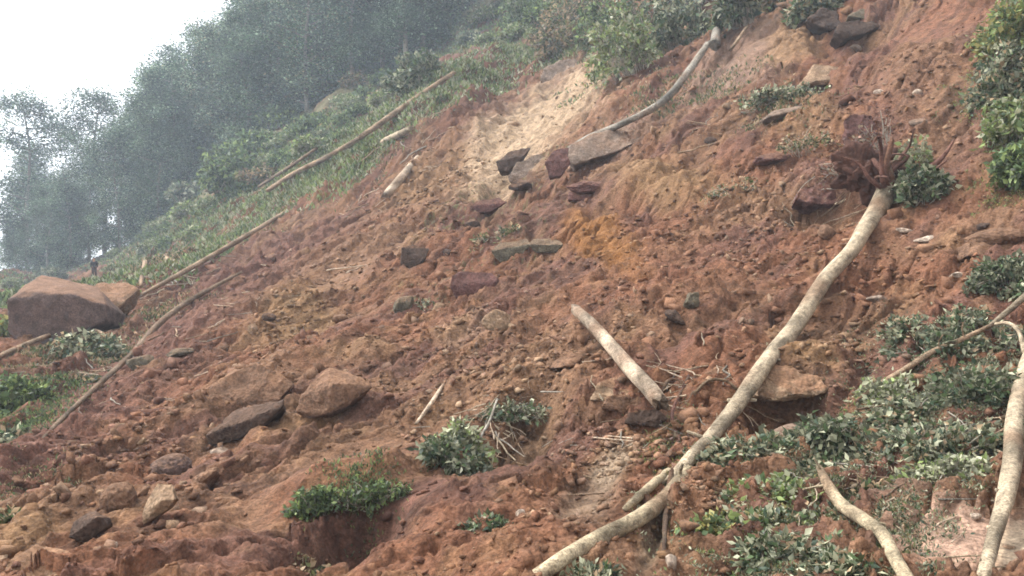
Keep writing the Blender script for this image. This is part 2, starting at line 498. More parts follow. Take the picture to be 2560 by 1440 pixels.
colour_px = [  # place, half axes, colour, strength
 (1345,262,(165,-125),(75,60),C_TAN*.92,1.0),(1240,360,(60,-50),(50,30),C_TAN,.8),(1470,170,(60,-20),(20,50),C_TAN,.5),
 (1500,600,(70,-30),(90,110),C_ORANGE,.9),(1560,700,(70,20),(30,60),C_ORANGE,.6),
 (1640,450,(190,10),(0,40),C_OCHRE,.8),(700,650,(260,-160),(50,50),C_MAROON,.9),(480,830,(240,-190),(60,60),C_MAROON,.9),
 (120,1130,(160,-120),(50,50),C_MAROON,.8),(1120,230,(130,-80),(50,90),C_MAROON,.9),(950,270,(110,-70),(20,30),C_MAROON,.6),
 (1880,160,(140,-60),(0,80),C_PINK,.55),(1760,220,(90,-80),(30,50),C_PINK,.7),(1520,345,(120,-30),(0,50),C_PINK,.6),
 (1980,120,(80,-30),(0,60),C_OCHRE,.7),(820,700,(220,-140),(60,50),C_BROWN,.7),(1060,440,(110,-80),(50,50),C_OCHRE,.6),
 (740,800,(110,-60),(30,40),C_OCHRE,.8),(1160,860,(90,-10),(0,35),C_PINK,.5),(1540,1150,(60,-20),(0,50),C_GREY*1.7,.8),
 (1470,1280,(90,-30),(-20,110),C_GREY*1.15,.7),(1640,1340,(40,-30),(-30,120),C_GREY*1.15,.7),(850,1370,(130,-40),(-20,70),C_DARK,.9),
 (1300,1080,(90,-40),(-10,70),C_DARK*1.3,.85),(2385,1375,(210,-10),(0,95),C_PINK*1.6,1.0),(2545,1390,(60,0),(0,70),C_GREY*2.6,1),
 (2250,1250,(130,-20),(0,30),C_PINK*.9,.6),(1980,1010,(120,-10),(0,60),C_DARK,.6),(2010,940,(110,0),(0,30),C_OCHRE,.7),  # the dark tint paints shade into the hollow under the jutting rock
 (1700,730,(200,0),(0,120),C_RED,.5),(2300,250,(150,0),(0,180),C_BROWN,.6),(1990,320,(120,-10),(0,60),C_OCHRE,.6),
 (2060,440,(110,0),(0,50),C_MAROON,.8),(2190,360,(50,0),(0,60),C_MAROON,.8),(330,720,(160,-40),(20,20),C_PINK,.6),
 (450,480,(80,-50),(30,30),C_OCHRE*1.2,.9),(770,270,(70,-50),(20,25),C_OCHRE*1.2,.9),(900,240,(40,-60),(20,20),C_MAROON,.6),(640,360,(90,-70),(20,25),C_OCHRE,.6),
 (60,640,(70,-40),(10,20),C_OCHRE*1.2,.7),(150,1280,(150,-60),(20,60),C_BROWN,.7),(640,990,(150,-70),(0,50),C_BROWN*1.05,.8),
 (60,1400,(110,-60),(10,50),C_OCHRE,.6),(1190,1310,(60,-20),(0,90),C_MAROON,.5),(1090,1360,(80,-20),(0,70),C_RED*1.05,.6)]
_cc = march([s[0] for s in colour_px], [s[1] for s in colour_px], Hbase)
_c1 = march([s[0] + s[2][0] for s in colour_px], [s[1] + s[2][1] for s in colour_px], Hbase)
_c2 = march([s[0] + s[3][0] for s in colour_px], [s[1] + s[3][1] for s in colour_px], Hbase)
TINT = [(_cc[i], _inv(_cc[i], _c1[i], _c2[i]), s[4], s[5]) for i, s in enumerate(colour_px)]
_sl = [(1345,262,(165,-130),(80,60)),(1230,370,(60,-50),(45,30)),(900,1150,(150,-60),(30,60)),(1000,1250,(120,-40),(20,60)),(560,650,(120,-80),(10,30)),(1840,190,(100,-80),(20,50)),
 (1480,1240,(70,-20),(-20,90)),(2420,1370,(220,0),(0,85)),(700,1250,(90,-60),(20,60)),(2330,80,(130,-10),(0,50)),(880,690,(110,-80),(25,25)),(260,940,(150,-130),(20,20)),(620,960,(100,-50),(0,30))]
_a = march([q[0] for q in _sl], [q[1] for q in _sl], Hbase); _b = march([q[0] + q[2][0] for q in _sl], [q[1] + q[2][1] for q in _sl], Hbase); _d = march([q[0] + q[3][0] for q in _sl], [q[1] + q[3][1] for q in _sl], Hbase)
SMOOTH += [(_a[i], _inv(_a[i], _b[i], _d[i])) for i in range(len(_sl))]
# edge of the slide (bearing, elevation): beyond it the slope is green
_edge = march([-300,0,60,180,330,480,620,720,880,1000,1100,1240,1400,1480,1560,1700,1800,1850,1950,2300],
              [700,690,690,690,640,560,500,430,330,250,160,110,80,60,190,190,40,-40,-200,-500], Hbase)
EDGE = _edge[:, :2]

def edge_side(x, y):
    """about metres beyond the slide's upper edge (positive = green side)"""
    best = np.full(x.shape, 1e9); sg = np.zeros(x.shape)
    for a, b in zip(EDGE[:-1], EDGE[1:]):
        d = b - a; L = (d ** 2).sum() + 1e-9
        t = np.clip(((x - a[0]) * d[0] + (y - a[1]) * d[1]) / L, 0, 1)
        dx = x - a[0] - t * d[0]; dy = y - a[1] - t * d[1]
        q = np.hypot(dx, dy); s = np.sign(d[0] * dy - d[1] * dx)
        m = q < best
        best = np.where(m, q, best); sg = np.where(m, s, sg)
    return best * sg

def soil_colour(x, y):
    al = x * DH[0] + y * DH[1]; ac = x * DH[1] - y * DH[0]
    n = fbm2(x * .35, y * .35, 4, 101); n2 = fbm2(al * .3, ac * 1.2, 4, 111); n3 = fbm2(x * 2.2, y * 2.2, 4, 121)
    c = C_RED + (C_BROWN - C_RED) * smooth(-.3, .4, n)[:, None]
    c = c + (C_MAROON * .9 - c) * (smooth(-.05, .5, n2) * .8)[:, None]
    n5 = fbm2(al * .5, ac * 2.6, 4, 115)
    c = c * (1 - .30 * smooth(.1, .55, n5))[:, None]               # damp streaks
    c = c + (C_OCHRE - c) * (smooth(.15, .7, n3) * .3)[:, None]
    w = .3 * fbm2(x * .9, y * .9, 4, 131)
    w2 = .3 * fbm2(x * .9, y * .9, 4, 141)
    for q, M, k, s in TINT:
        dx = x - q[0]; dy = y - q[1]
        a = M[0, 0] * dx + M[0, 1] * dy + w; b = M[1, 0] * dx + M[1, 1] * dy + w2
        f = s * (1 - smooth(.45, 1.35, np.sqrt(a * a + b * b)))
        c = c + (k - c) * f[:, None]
    e = np.where(x > 3.2 + .0 * y, -9, edge_side(x, y)) + fbm2(x * .25, y * .25, 3, 151) * 3
    g = smooth(.0, 2.0, e) * smooth(-.35, .05, fbm2(al * .12, ac * .35, 3, 161) + .12)
    g = np.where(y < 12, 0, g)
    c = c + (C_VEG - c) * (g * .85)[:, None]
    c = c * (1 + .22 * fbm2(x * 9, y * 9, 3, 171))[:, None]
    return c

D = .0017
s_mid = np.arange(-.68, .68 + D, D)
s_lo = -.68 - np.cumsum(.01 * 1.06 ** np.arange(32))[::-1]
s_all = np.concatenate([s_lo, s_mid, -s_lo[::-1]])
t_lo = np.linspace(math.log(1.0), math.log(7.2), 60, endpoint=False)
t_mid = np.arange(math.log(7.2), math.log(84), D)
t_hi = np.linspace(math.log(84), math.log(260), 90)[1:]
t_all = np.concatenate([t_lo, t_mid, t_hi])
TT, SS = np.meshgrid(t_all, s_all, indexing='ij')
Y = np.exp(TT) - 4; X = SS * np.exp(TT)
xf, yf = X.ravel(), Y.ravel()
Z = Hmid(xf, yf) + Hfine(xf, yf)
nr, nc = X.shape
idx = np.arange(nr * nc).reshape(nr, nc)
Fq = np.stack([idx[:-1, :-1], idx[:-1, 1:], idx[1:, 1:], idx[1:, :-1]], -1).reshape(-1, 4)
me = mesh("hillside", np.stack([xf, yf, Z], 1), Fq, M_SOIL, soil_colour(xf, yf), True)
obj("hillside", me, kind="structure")

# ------------------------------------------------------------------ rocks
SUND = np.array([0, 0, 1.0])
def rock_verts(seed, kind='block', sub=4, planes=11, rough=.05):
    rng = np.random.RandomState(seed)
    V, F = ICO[sub]
    if kind == 'slab':
        N = [(0, 0, 1), (0, 0, -1)]; H = [.34, .34]
        for k in range(6):
            a = k * math.pi / 3 + rng.uniform(-.35, .35); N.append((math.cos(a), math.sin(a), rng.uniform(-.35, .35))); H.append(rng.uniform(.7, 1))
    elif kind == 'cube':
        N = [(0, 0, 1), (0, 0, -1)]; H = [.72, .72]
        for k in range(4):
            a = k * math.pi / 2 + rng.uniform(-.25, .25); N.append((math.cos(a), math.sin(a), rng.uniform(-.2, .2))); H.append(rng.uniform(.7, .9))
        for k in range(2):
            n = rng.randn(3); n /= np.linalg.norm(n); N.append(n); H.append(.95)
    else:
        N = []; H = []
        for k in range(planes):
            n = rng.randn(3); n /= np.linalg.norm(n); N.append(n); H.append(rng.uniform(.62, .92))
    N = np.array(N, float); N /= np.linalg.norm(N, axis=1)[:, None]; H = np.array(H)
    d = V @ N.T
    r = np.where(d > .05, H[None] / np.maximum(d, .05), 9)
    r = np.minimum(r, 1.25 if kind != 'round' else 1.0)
    p = 14.0
    r = (r ** -p).sum(1) ** (-1 / p)
    if kind == 'round': r = r * .5 + .45
    P = V * r[:, None]
    n = pn3(P * 1.6, seed) * 1.0 + pn3(P * 4, seed + 1) * .5 + pn3(P * 9, seed + 2) * .25
    if kind == 'slab':   # bedding: layers stand proud of one another
        lay = np.floor(P[:, 2] * 9 + pn3(P * 1.3, seed) * .8)
        P = P * (1 + ((_rv[(lay.astype(int) * 7 + seed) & 1023, 0] - .5) * .05 * (np.abs(d[:, 0]) < .9))[:, None] * np.array([1, 1, 0]))
    P = P * (1 + rough * 1.6 * n)[:, None]
    return P, F

ROCK_C = {'brown': np.array([.235, .135, .085]), 'dark': np.array([.10, .066, .050]), 'grey': np.array([.28, .205, .155]),
          'maroon': np.array([.17, .085, .072]), 'tan': np.array([.40, .27, .17]), 'pale': np.array([.55, .43, .33]),
          'greygreen': np.array([.17, .145, .10]), 'purple': np.array([.165, .11, .092])}
ROCK_C = {k: v * .62 for k, v in ROCK_C.items()}

def rock(px, py, w, h, kind, colr, label, seed, roll=0, depth=None, sub=4, dust=.5, sink=.25, cat='rock', name='rock', tilt=0, group=None, yaw=0, lift=0):
    """w, h: size across and up in photo pixels; roll: turn in degrees, anticlockwise as seen"""
    p = at(px, py + h * .35)[0]
    k = p[1] / FPX
    W, Hh = w * k / 2, h * k / 2
    Dp = (depth if depth else (w + h) / 2) * k / 2
    P, F = rock_verts(seed, 'block' if kind == 'slab' else kind, sub, 9, .075 if kind == 'slab' else .06)
    ext = np.abs(P).max(0); P = P / ext
    if kind == 'slab': ax = np.array([W, Dp * 1.1, Hh])
    else: ax = np.array([W, Dp, Hh])
    P = P * ax
    a = R(yaw); P = P @ np.array([[math.cos(a), math.sin(a), 0], [-math.sin(a), math.cos(a), 0], [0, 0, 1]])
    a = R(tilt); P = P @ np.array([[1, 0, 0], [0, math.cos(a), math.sin(a)], [0, -math.sin(a), math.cos(a)]])
    a = R(roll); P = P @ np.array([[math.cos(a), 0, math.sin(a)], [0, 1, 0], [-math.sin(a), 0, math.cos(a)]])
    n = normal(p[0], p[1], .3)[0]
    me = mesh(name, P, F, M_ROCK, None)
    vn = np.zeros(len(P) * 3, np.float32); me.vertex_normals.foreach_get("vector", vn); vn = vn.reshape(-1, 3)
    c = ROCK_C[colr] * (1 + .25 * pn3(P / max(W, .05) * 2.5, seed + 9))[:, None]
    dz = smooth(.35, .85, vn[:, 2] + .25 * pn3(P / max(W, .05) * 4, seed + 5))
    c = c + (C_BROWN * 1.1 - c) * (dz * dust)[:, None]      # loose earth lying on the upward faces
    at_ = me.attributes.new("Col", 'FLOAT_COLOR', 'POINT')
    cc = np.ones((len(P), 4), np.float32); cc[:, :3] = np.clip(c, 0, 1); at_.data.foreach_set("color", cc.ravel())
    loc = p + np.array([0, 0, Hh * (1 - 2 * sink) + lift * k]) + n * 0
    tags = dict(label=label, category=cat)
    if group: tags['group'] = group
    return obj(name, me, loc=tuple(loc), **tags)

rock(425,1165,112,74,'round','purple',"smooth rounded purple brown boulder above the block with a pale top",14,roll=15,sub=5,name='boulder',cat='boulder')
rock(298,1240,92,92,'round','brown',"round rusty brown boulder just above the dark squared one",16,sub=5,name='boulder',cat='boulder')
rock(512,1196,112,52,'slab','brown',"pointed brown slab pitched steeply, right of the pale topped block",18,roll=42,sub=5,name='rock_slab',cat='slab')
rock(548,1128,46,28,'block','pale',"small pale stone under the left tip of the long dark slab",19,sub=2)
rock(1012,760,62,50,'block','greygreen',"small grey green rock left of the dark pebble pair",23,roll=35)
rock(1098,768,34,30,'block','tan',"small tan stone between the grey green rock and the maroon rock",24)
rock(1243,800,80,64,'block','tan',"tan angular rock below the maroon rock",25,roll=-25)
rock(1300,462,62,36,'block','dark',"small black rock in the hollow under the pale grey rock",30)
rock(1180,560,42,32,'block','dark',"dark lump of rock left of a green brown patch under the thin reddish slab",33)
rock(1955,282,120,26,'slab','grey',"thin pinkish grey slab below the pale layered slab",39,roll=16,name='rock_slab',cat='slab',dust=.2)
rock(1690,788,30,62,'slab','dark',"dark upright splinter of rock left of its twin above the big log",40,roll=50,dust=.1)
rock(1728,750,58,44,'slab','greygreen',"grey upright splinter of rock above its darker twin",41,roll=35,dust=.2)
rock(2066,578,46,44,'round','brown',"round brown stone left of the big log near its root end",42)
rock(2490,592,150,54,'round','brown',"long humped brown rock at the right edge below a dark gap",47,roll=6,sub=5,name='boulder',cat='boulder',dust=.4)
rock(2460,563,60,18,'slab','dark',"thin dark slab on top of the humped rock at the right edge",48,roll=14,name='rock_slab',cat='slab',dust=0)
rock(2312,598,60,20,'slab','pale',"bright cream sliver of stone right of the big log's root end",49,roll=8,name='rock_slab',cat='stone',dust=0)
rock(2258,576,46,16,'slab','pale',"dull cream sliver of stone just up left of the bright one",50,roll=-8,name='rock_slab',cat='stone',dust=.3)
rock(1330,735,38,18,'block','pale',"small flat cream stone alone right of the maroon rock",51,sub=2,dust=0)
rock(1302,1285,30,34,'block','pale',"small cream stone beside the low green sprig at the bottom",52,sub=2,dust=0)
rock(1678,1402,32,42,'block','pale',"cream stone near the bottom edge right of the forked log",53,sub=2,dust=0)
rock(1768,1330,34,24,'block','pale',"cream stone at the left edge of the leafy tangle",54,sub=2,dust=0)
rock(2200,228,32,18,'block','pale',"small pinkish white stone highest on the bare right slope",55,sub=2,dust=0)
rock(2290,230,30,18,'block','pale',"small white stone near the shrubs at the right edge",56,sub=2,dust=0)
rock(2135,120,40,20,'block','grey',"small grey stone below the grey flat slab",57,sub=2,dust=0)
rock(2295,308,46,32,'block','grey',"grey brown stone right of the upturned roots",58,sub=2)
rock(2400,688,60,20,'slab','pale',"flat pinkish stone above the leafy tangle at the right",59,roll=-6,dust=0,name='rock_slab',cat='stone')
rock(2190,745,50,22,'block','grey',"small purplish grey stone right of the middle of the big log",60,dust=0)
rock(2130,742,44,26,'block','maroon',"small maroon stone touching the middle of the big log",61)
rock(672,792,36,26,'block','dark',"dark stone at the head of the ochre scree, left middle",62,sub=2)
rock(632,822,28,36,'block','tan',"tan stone just below the dark stone in the left middle",63,sub=2)
rock(450,880,70,26,'slab','greygreen',"flat grey green stone right of the long dark pole",64,roll=6,name='rock_slab',cat='stone')
rock(352,905,70,46,'block','greygreen',"grey green rock leaning against the long dark pole",65)
rock(300,1065,44,24,'block','tan',"small tan stone on the bank left of the rounded boulder",66,sub=2,dust=.1)
rock(350,1105,40,18,'slab','tan',"thin tan stone right below another on the left bank",67,roll=30,sub=2,dust=.1)
rock(286,1362,20,20,'block','pale',"tiny pale stone below the dark squared boulder",68,sub=2,dust=0)
rock(45,1200,34,28,'block','brown',"small brown stone by the left edge above the grass tuft",69,sub=2)
rock(1415,905,100,36,'slab','brown',"low brown ledge of earth stone left of the short log",70,roll=14,name='rock_slab',cat='slab')
rock(2010,262,70,24,'slab','dark',"black wedge of stone directly below the dark layered slab",71,roll=20,name='rock_slab',cat='slab',dust=0)
rock(1930,395,96,32,'slab','maroon',"flat maroon slab left of the upturned roots",72,roll=4,name='rock_slab',cat='slab')
rock(1480,468,130,34,'slab','maroon',"long low maroon ledge above the orange earth",73,roll=-4,name='rock_slab',cat='slab',sub=5,dust=.4)
rock(1950,1090,120,50,'round','grey',"grey lump of rock in the leaves under the dark hollow",74,roll=30,dust=.3)
rock(2240,1095,70,20,'slab','tan',"curved tan sliver of stone in the leafy tangle",75,roll=4,name='rock_slab',cat='stone',dust=0)
rock(850,795,40,26,'block','brown',"small brown stone in the ochre scree left of the grey green rock",76,sub=2)
rock(1118,630,26,18,'block','dark',"tiny dark stone right of the dark square edged rock",77,sub=2,dust=0)
rock(1780,350,40,20,'block','dark',"small dark stone alone on the slope below the crooked log",78,sub=2,dust=0)
rock(2440,1290,30,18,'block','pale',"small pale stone on the pinkish ground at the lower right",79,sub=2,dust=0)

import bmesh
def hull_rock(pts, colr, label, seed, name='rock', cat='rock', dust=.5, fwd=0.0, cuts=4, rough=.035, base=None):
    """angular rock: the hull of corner points (px, py, metres behind its front)"""
    A = np.array(pts, float)
    lowp = A[np.argsort(-A[:, 1])[:2]].mean(0) if base is None else np.array(base, float)
    d = at(lowp[0], lowp[1])[0][1] - fwd
    u, v = ray(A[:, 0], A[:, 1]); D_ = d + A[:, 2]
    P = np.stack([u * D_, D_, v * D_], 1)
    front = A[:, 2] <= np.median(A[:, 2])
    c = P.mean(0); P0 = P - c
    ext = np.abs(P0).max()
    bk = P0[front] * .8 + np.array([0, ext * .9, -ext * .25])     # body running back into the slope
    bm = bmesh.new()
    for co in np.concatenate([P0, bk]): bm.verts.new(co)
    r = bmesh.ops.convex_hull(bm, input=bm.verts[:])
    bmesh.ops.delete(bm, geom=list({g for g in r['geom_interior'] + r['geom_unused'] if isinstance(g, bmesh.types.BMVert)}), context='VERTS')
    bmesh.ops.dissolve_limit(bm, angle_limit=.18, verts=bm.verts[:], edges=bm.edges[:])
    bmesh.ops.bevel(bm, geom=bm.edges[:], offset=ext * .022, segments=1, profile=.6, affect='EDGES')
    bmesh.ops.triangulate(bm, faces=bm.faces[:])
    for _ in range(cuts):
        long_e = [e for e in bm.edges if e.calc_length() > ext * .055]
        if not long_e: break
        bmesh.ops.subdivide_edges(bm, edges=long_e, cuts=1, use_grid_fill=False)
        bmesh.ops.triangulate(bm, faces=bm.faces[:])
    bm.normal_update()
    V = np.array([v_.co[:] for v_ in bm.verts]); N = np.array([v_.normal[:] for v_ in bm.verts])
    F = np.array([[w_.index for w_ in f.verts] for f in bm.faces]); bm.free()
    q_ = V / ext
    n = pn3(q_ * 2.2, seed) + .5 * pn3(q_ * 5.5, seed + 1) + .3 * pn3(q_ * 12, seed + 2) + .2 * pn3(q_ * 26, seed + 3)
    V = V + N * (n * ext * rough)[:, None]
    cl = ROCK_C[colr] * (1 + .28 * pn3(q_ * 3, seed + 9) + .15 * pn3(q_ * 10, seed + 8))[:, None]
    dz = smooth(.55, .9, N[:, 2] + .2 * pn3(q_ * 4, seed + 5))
    cl = cl + (C_BROWN * 1.25 - cl) * (dz * dust)[:, None]
    return obj(name, mesh(name, V, F, M_ROCK, cl, True), loc=tuple(c), label=label, category=cat)

hull_rock([(18,750,0),(58,726,.15),(185,736,0),(230,758,0),(270,762,.1),(266,805,.1),(190,835,0),(100,864,0),(55,858,0),(20,830,.15),(60,715,1.0),(100,688,1.5),(138,692,1.6),(200,706,1.6),(240,714,1.6),(262,740,1.0)],
 'purple',"huge squared boulder with a dusty orange top, left edge of the slide",11,'boulder','boulder',dust=.7,base=(140,850),fwd=.2,rough=.02)
hull_rock([(200,738,.3),(240,710,1.0),(322,706,1.4),(350,722,.9),(306,758,.3),(272,778,0),(235,760,.0)],
 'tan',"low tan rock leaning on the right side of the huge boulder",249,'boulder','boulder',dust=.9,base=(262,815),fwd=.1,rough=.06)
hull_rock([(736,1032,0),(762,1048,0),(830,1042,0),(885,1006,0),(932,966,.05),(908,944,.15),(820,922,.35),(775,958,.15),(748,995,.05),(865,928,.45),(815,1035,-.12),(830,960,-.05)],
 'brown',"large brown angular boulder beside the long dark slab",12,'boulder','boulder',dust=.6,base=(820,1035),fwd=.05)
hull_rock([(512,1090,0),(520,1114,0),(562,1110,0),(642,1078,0),(706,1018,0),(712,996,.1),(640,1012,.3),(578,1030,.3),(556,1058,.08)],
 'dark',"long dark tilted slab below the rounded earth hump",13,'rock_slab','slab',dust=.25,base=(600,1090),fwd=.1,rough=.05)
hull_rock([(170,1345,0),(212,1357,0),(268,1320,0),(274,1294,.05),(236,1276,.15),(214,1284,.1),(184,1305,.08),(243,1292,-.03)],
 'dark',"dark squared boulder, lowest of the row at the lower left",15,'boulder','boulder',dust=.3,base=(215,1345),fwd=.06)
hull_rock([(394,1208,.12),(431,1211,.12),(437,1248,0),(404,1251,-.03),(416,1276,0),(382,1300,0),(357,1313,0),(354,1285,.02),(370,1248,.1)],
 'tan',"upright block with a pale top face, under the rounded boulder",17,'stone_block','rock',dust=.2,base=(370,1300),fwd=.06)
hull_rock([(1228,628,0),(1250,656,0),(1296,648,0),(1328,610,.05),(1320,597,.2),(1245,608,.2)],
 'greygreen',"grey green slab with a dark underside, left one of a touching pair mid slope",21,'rock_slab','slab',dust=.5,fwd=.12,rough=.05)
hull_rock([(1322,612,0),(1340,630,0),(1390,632,0),(1408,612,0),(1396,598,.25),(1332,596,.25)],
 'greygreen',"thinner grey green slab, right one of a touching pair mid slope",121,'rock_slab','slab',dust=.4,fwd=.12,rough=.05)
hull_rock([(1130,690,.12),(1150,678,.2),(1230,682,.2),(1250,700,.1),(1216,742,0),(1176,764,0),(1140,746,0),(1123,715,0)],
 'maroon',"dull maroon rock left of the small cream stone",22,dust=.1,fwd=.08)
hull_rock([(1003,618,.1),(1035,612,.2),(1074,622,.15),(1062,648,0),(1030,674,0),(1001,662,0)],
 'dark',"dark square edged rock jutting from the brown scree",20,dust=.45,fwd=.15)
hull_rock([(1992,220,0),(2034,160,.4),(2096,165,.45),(2120,184,.25),(2114,200,.05),(2040,202,-.05)],
 'tan',"pale slab, uppermost of the layered stack at the upper right",34,'rock_slab','slab',dust=.3,fwd=.15,base=(2050,225))
hull_rock([(2000,232,0),(1998,212,.05),(2110,204,.1),(2134,198,.1),(2128,214,0),(2060,232,0)],
 'dark',"dark slab under the pale slab of the layered stack at the upper right",35,'rock_slab','slab',dust=.0,fwd=.1,base=(2050,232))
hull_rock([(1895,930,.25),(1930,905,.35),(1990,912,.35),(2035,935,.2),(2072,972,.05),(2050,990,0),(1985,985,-.04),(1930,1004,0),(1890,990,.1)],
 'tan',"big tan rock jutting over a dark hollow right of the longest trunk",43,'boulder','boulder',dust=.9,fwd=.22,base=(1980,1000),rough=.09)
hull_rock([(1478,1000,0),(1492,962,.08),(1545,942,.2),(1590,958,.12),(1600,985,0),(1540,1002,0)],
 'tan',"reddish tan hump of rock under the end of the short log",44,'boulder','boulder',dust=.9,fwd=.06,rough=.09)
hull_rock([(1500,1020,0),(1520,990,.06),(1580,985,.1),(1618,1000,.05),(1625,1030,0),(1560,1035,0)],
 'brown',"brown rock wedged under the reddish tan hump by the short log",244,dust=.6,fwd=.06,rough=.09)
hull_rock([(1560,1058,0),(1575,1030,.06),(1640,1022,.08),(1672,1045,0),(1640,1068,0)],
 'dark',"dark maroon rock at the foot of the short log",45,dust=.1,fwd=.08,rough=.08)
hull_rock([(1268,442,0),(1292,408,.2),(1345,384,.4),(1372,398,.3),(1368,432,.05),(1322,448,0),(1276,454,0)],
 'grey',"pale grey rock at the foot of the tan scar, left of the darker one",26,dust=.25,fwd=1.0,rough=.06)
hull_rock([(1362,405,.1),(1385,374,.3),(1424,368,.3),(1432,398,.1),(1402,442,0),(1372,442,0)],
 'maroon',"dark brown upright rock between two pale grey rocks",27,dust=.25,fwd=1.0,rough=.06)
hull_rock([(1238,404,.1),(1275,378,.3),(1328,368,.4),(1312,388,.1),(1268,428,0),(1248,428,0)],
 'dark',"dark wedge of rock overhanging the hollow below the tan scar",28,dust=.25,fwd=1.0,rough=.06)
hull_rock([(1418,390,0),(1424,360,.2),(1480,334,.5),(1560,316,.7),(1602,322,.6),(1612,346,.3),(1540,380,.0),(1470,402,-.1),(1430,412,-.05)],
 'grey',"broad smooth grey rock beneath the crooked grey log",29,'boulder','boulder',dust=.45,fwd=.7,rough=.035)
hull_rock([(1350,198,0),(1360,170,.3),(1400,150,.6),(1440,146,.7),(1450,166,.4),(1415,188,.1),(1364,214,0)],
 'grey',"grey brown ledge of rock at the top of the tan scar",31,'rock_slab','slab',dust=.5,fwd=.4,rough=.06)
hull_rock([(2018,48,.1),(2055,18,.4),(2092,28,.4),(2102,58,.1),(2082,74,0),(2050,66,0)],
 'dark',"blackish rock under the scrub at the top edge, left of a flatter black one",36,dust=.1,fwd=.3,rough=.07)
hull_rock([(2085,80,0),(2100,56,.2),(2180,50,.3),(2205,64,.1),(2160,84,0),(2110,98,0)],
 'dark',"flat black rock just right of the blackish rock at the top",37,'rock_slab','slab',dust=.05,fwd=.3,rough=.06)
hull_rock([(2120,40,.1),(2150,22,.3),(2215,18,.3),(2222,34,.1),(2170,48,0)],
 'greygreen',"thin grey green slab on top of the flat black rock",38,'rock_slab','slab',dust=.4,fwd=.3,rough=.05)
hull_rock([(1182,515,0),(1200,500,.2),(1250,494,.25),(1268,506,.1),(1228,528,0),(1188,534,0)],
 'maroon',"thin reddish slab with a dark lower edge, below the black rock",32,'rock_slab','slab',dust=.3,fwd=.2,rough=.06)
hull_rock([(1420,498,0),(1425,478,.15),(1500,472,.3),(1570,480,.25),(1560,498,.05),(1490,510,0)],
 'maroon',"reddish ledge left of the ochre streak above the orange earth",245,'rock_slab','slab',dust=.7,fwd=.15,rough=.06)
hull_rock([(1985,500,0),(2000,468,.2),(2060,448,.3),(2130,456,.25),(2150,486,.1),(2120,510,0),(2050,512,-.05)],
 'maroon',"reddish earthy rock overhanging a dark gap left of the root end",250,dust=.5,fwd=.25,rough=.09,base=(2060,512))
hull_rock([(2110,300,.2),(2125,285,.3),(2180,288,.3),(2195,330,.1),(2160,372,0),(2122,360,0)],
 'maroon',"maroon earthy rock above the torn roots",246,dust=.3,fwd=.1,rough=.09)
hull_rock([(1850,985,0),(1760,990,0),(1745,950,.1),(1790,915,.25),(1850,925,.2)],
 'brown',"brown earthy rock left of the longest trunk above the tan looping root",247,dust=.7,fwd=.0,rough=.09)
hull_rock([(2420,640,0),(2425,600,.15),(2480,572,.35),(2570,566,.4),(2590,600,.2),(2520,640,0)],
 'brown',"second brown earthy rock at the right edge under the humped one",248,dust=.6,fwd=-.05,rough=.07)
hull_rock([(640,905,.3),(700,930,.25),(735,960,.2),(700,1000,0),(590,1040,0),(515,1010,.05),(530,960,.2),(580,925,.35)],
 'brown',"broad dusty brown boulder buried above the long dark slab",144,'boulder','boulder',dust=.9,fwd=-.05,base=(620,1030),rough=.05)
hull_rock([(0,1440,.0),(20,1400,.1),(90,1360,.25),(170,1375,.25),(200,1420,.1),(180,1470,0),(60,1480,0)],
 'tan',"pale ochre rounded rock in the bottom left corner",145,'boulder','boulder',dust=.9,fwd=0,base=(100,1440),rough=.04)
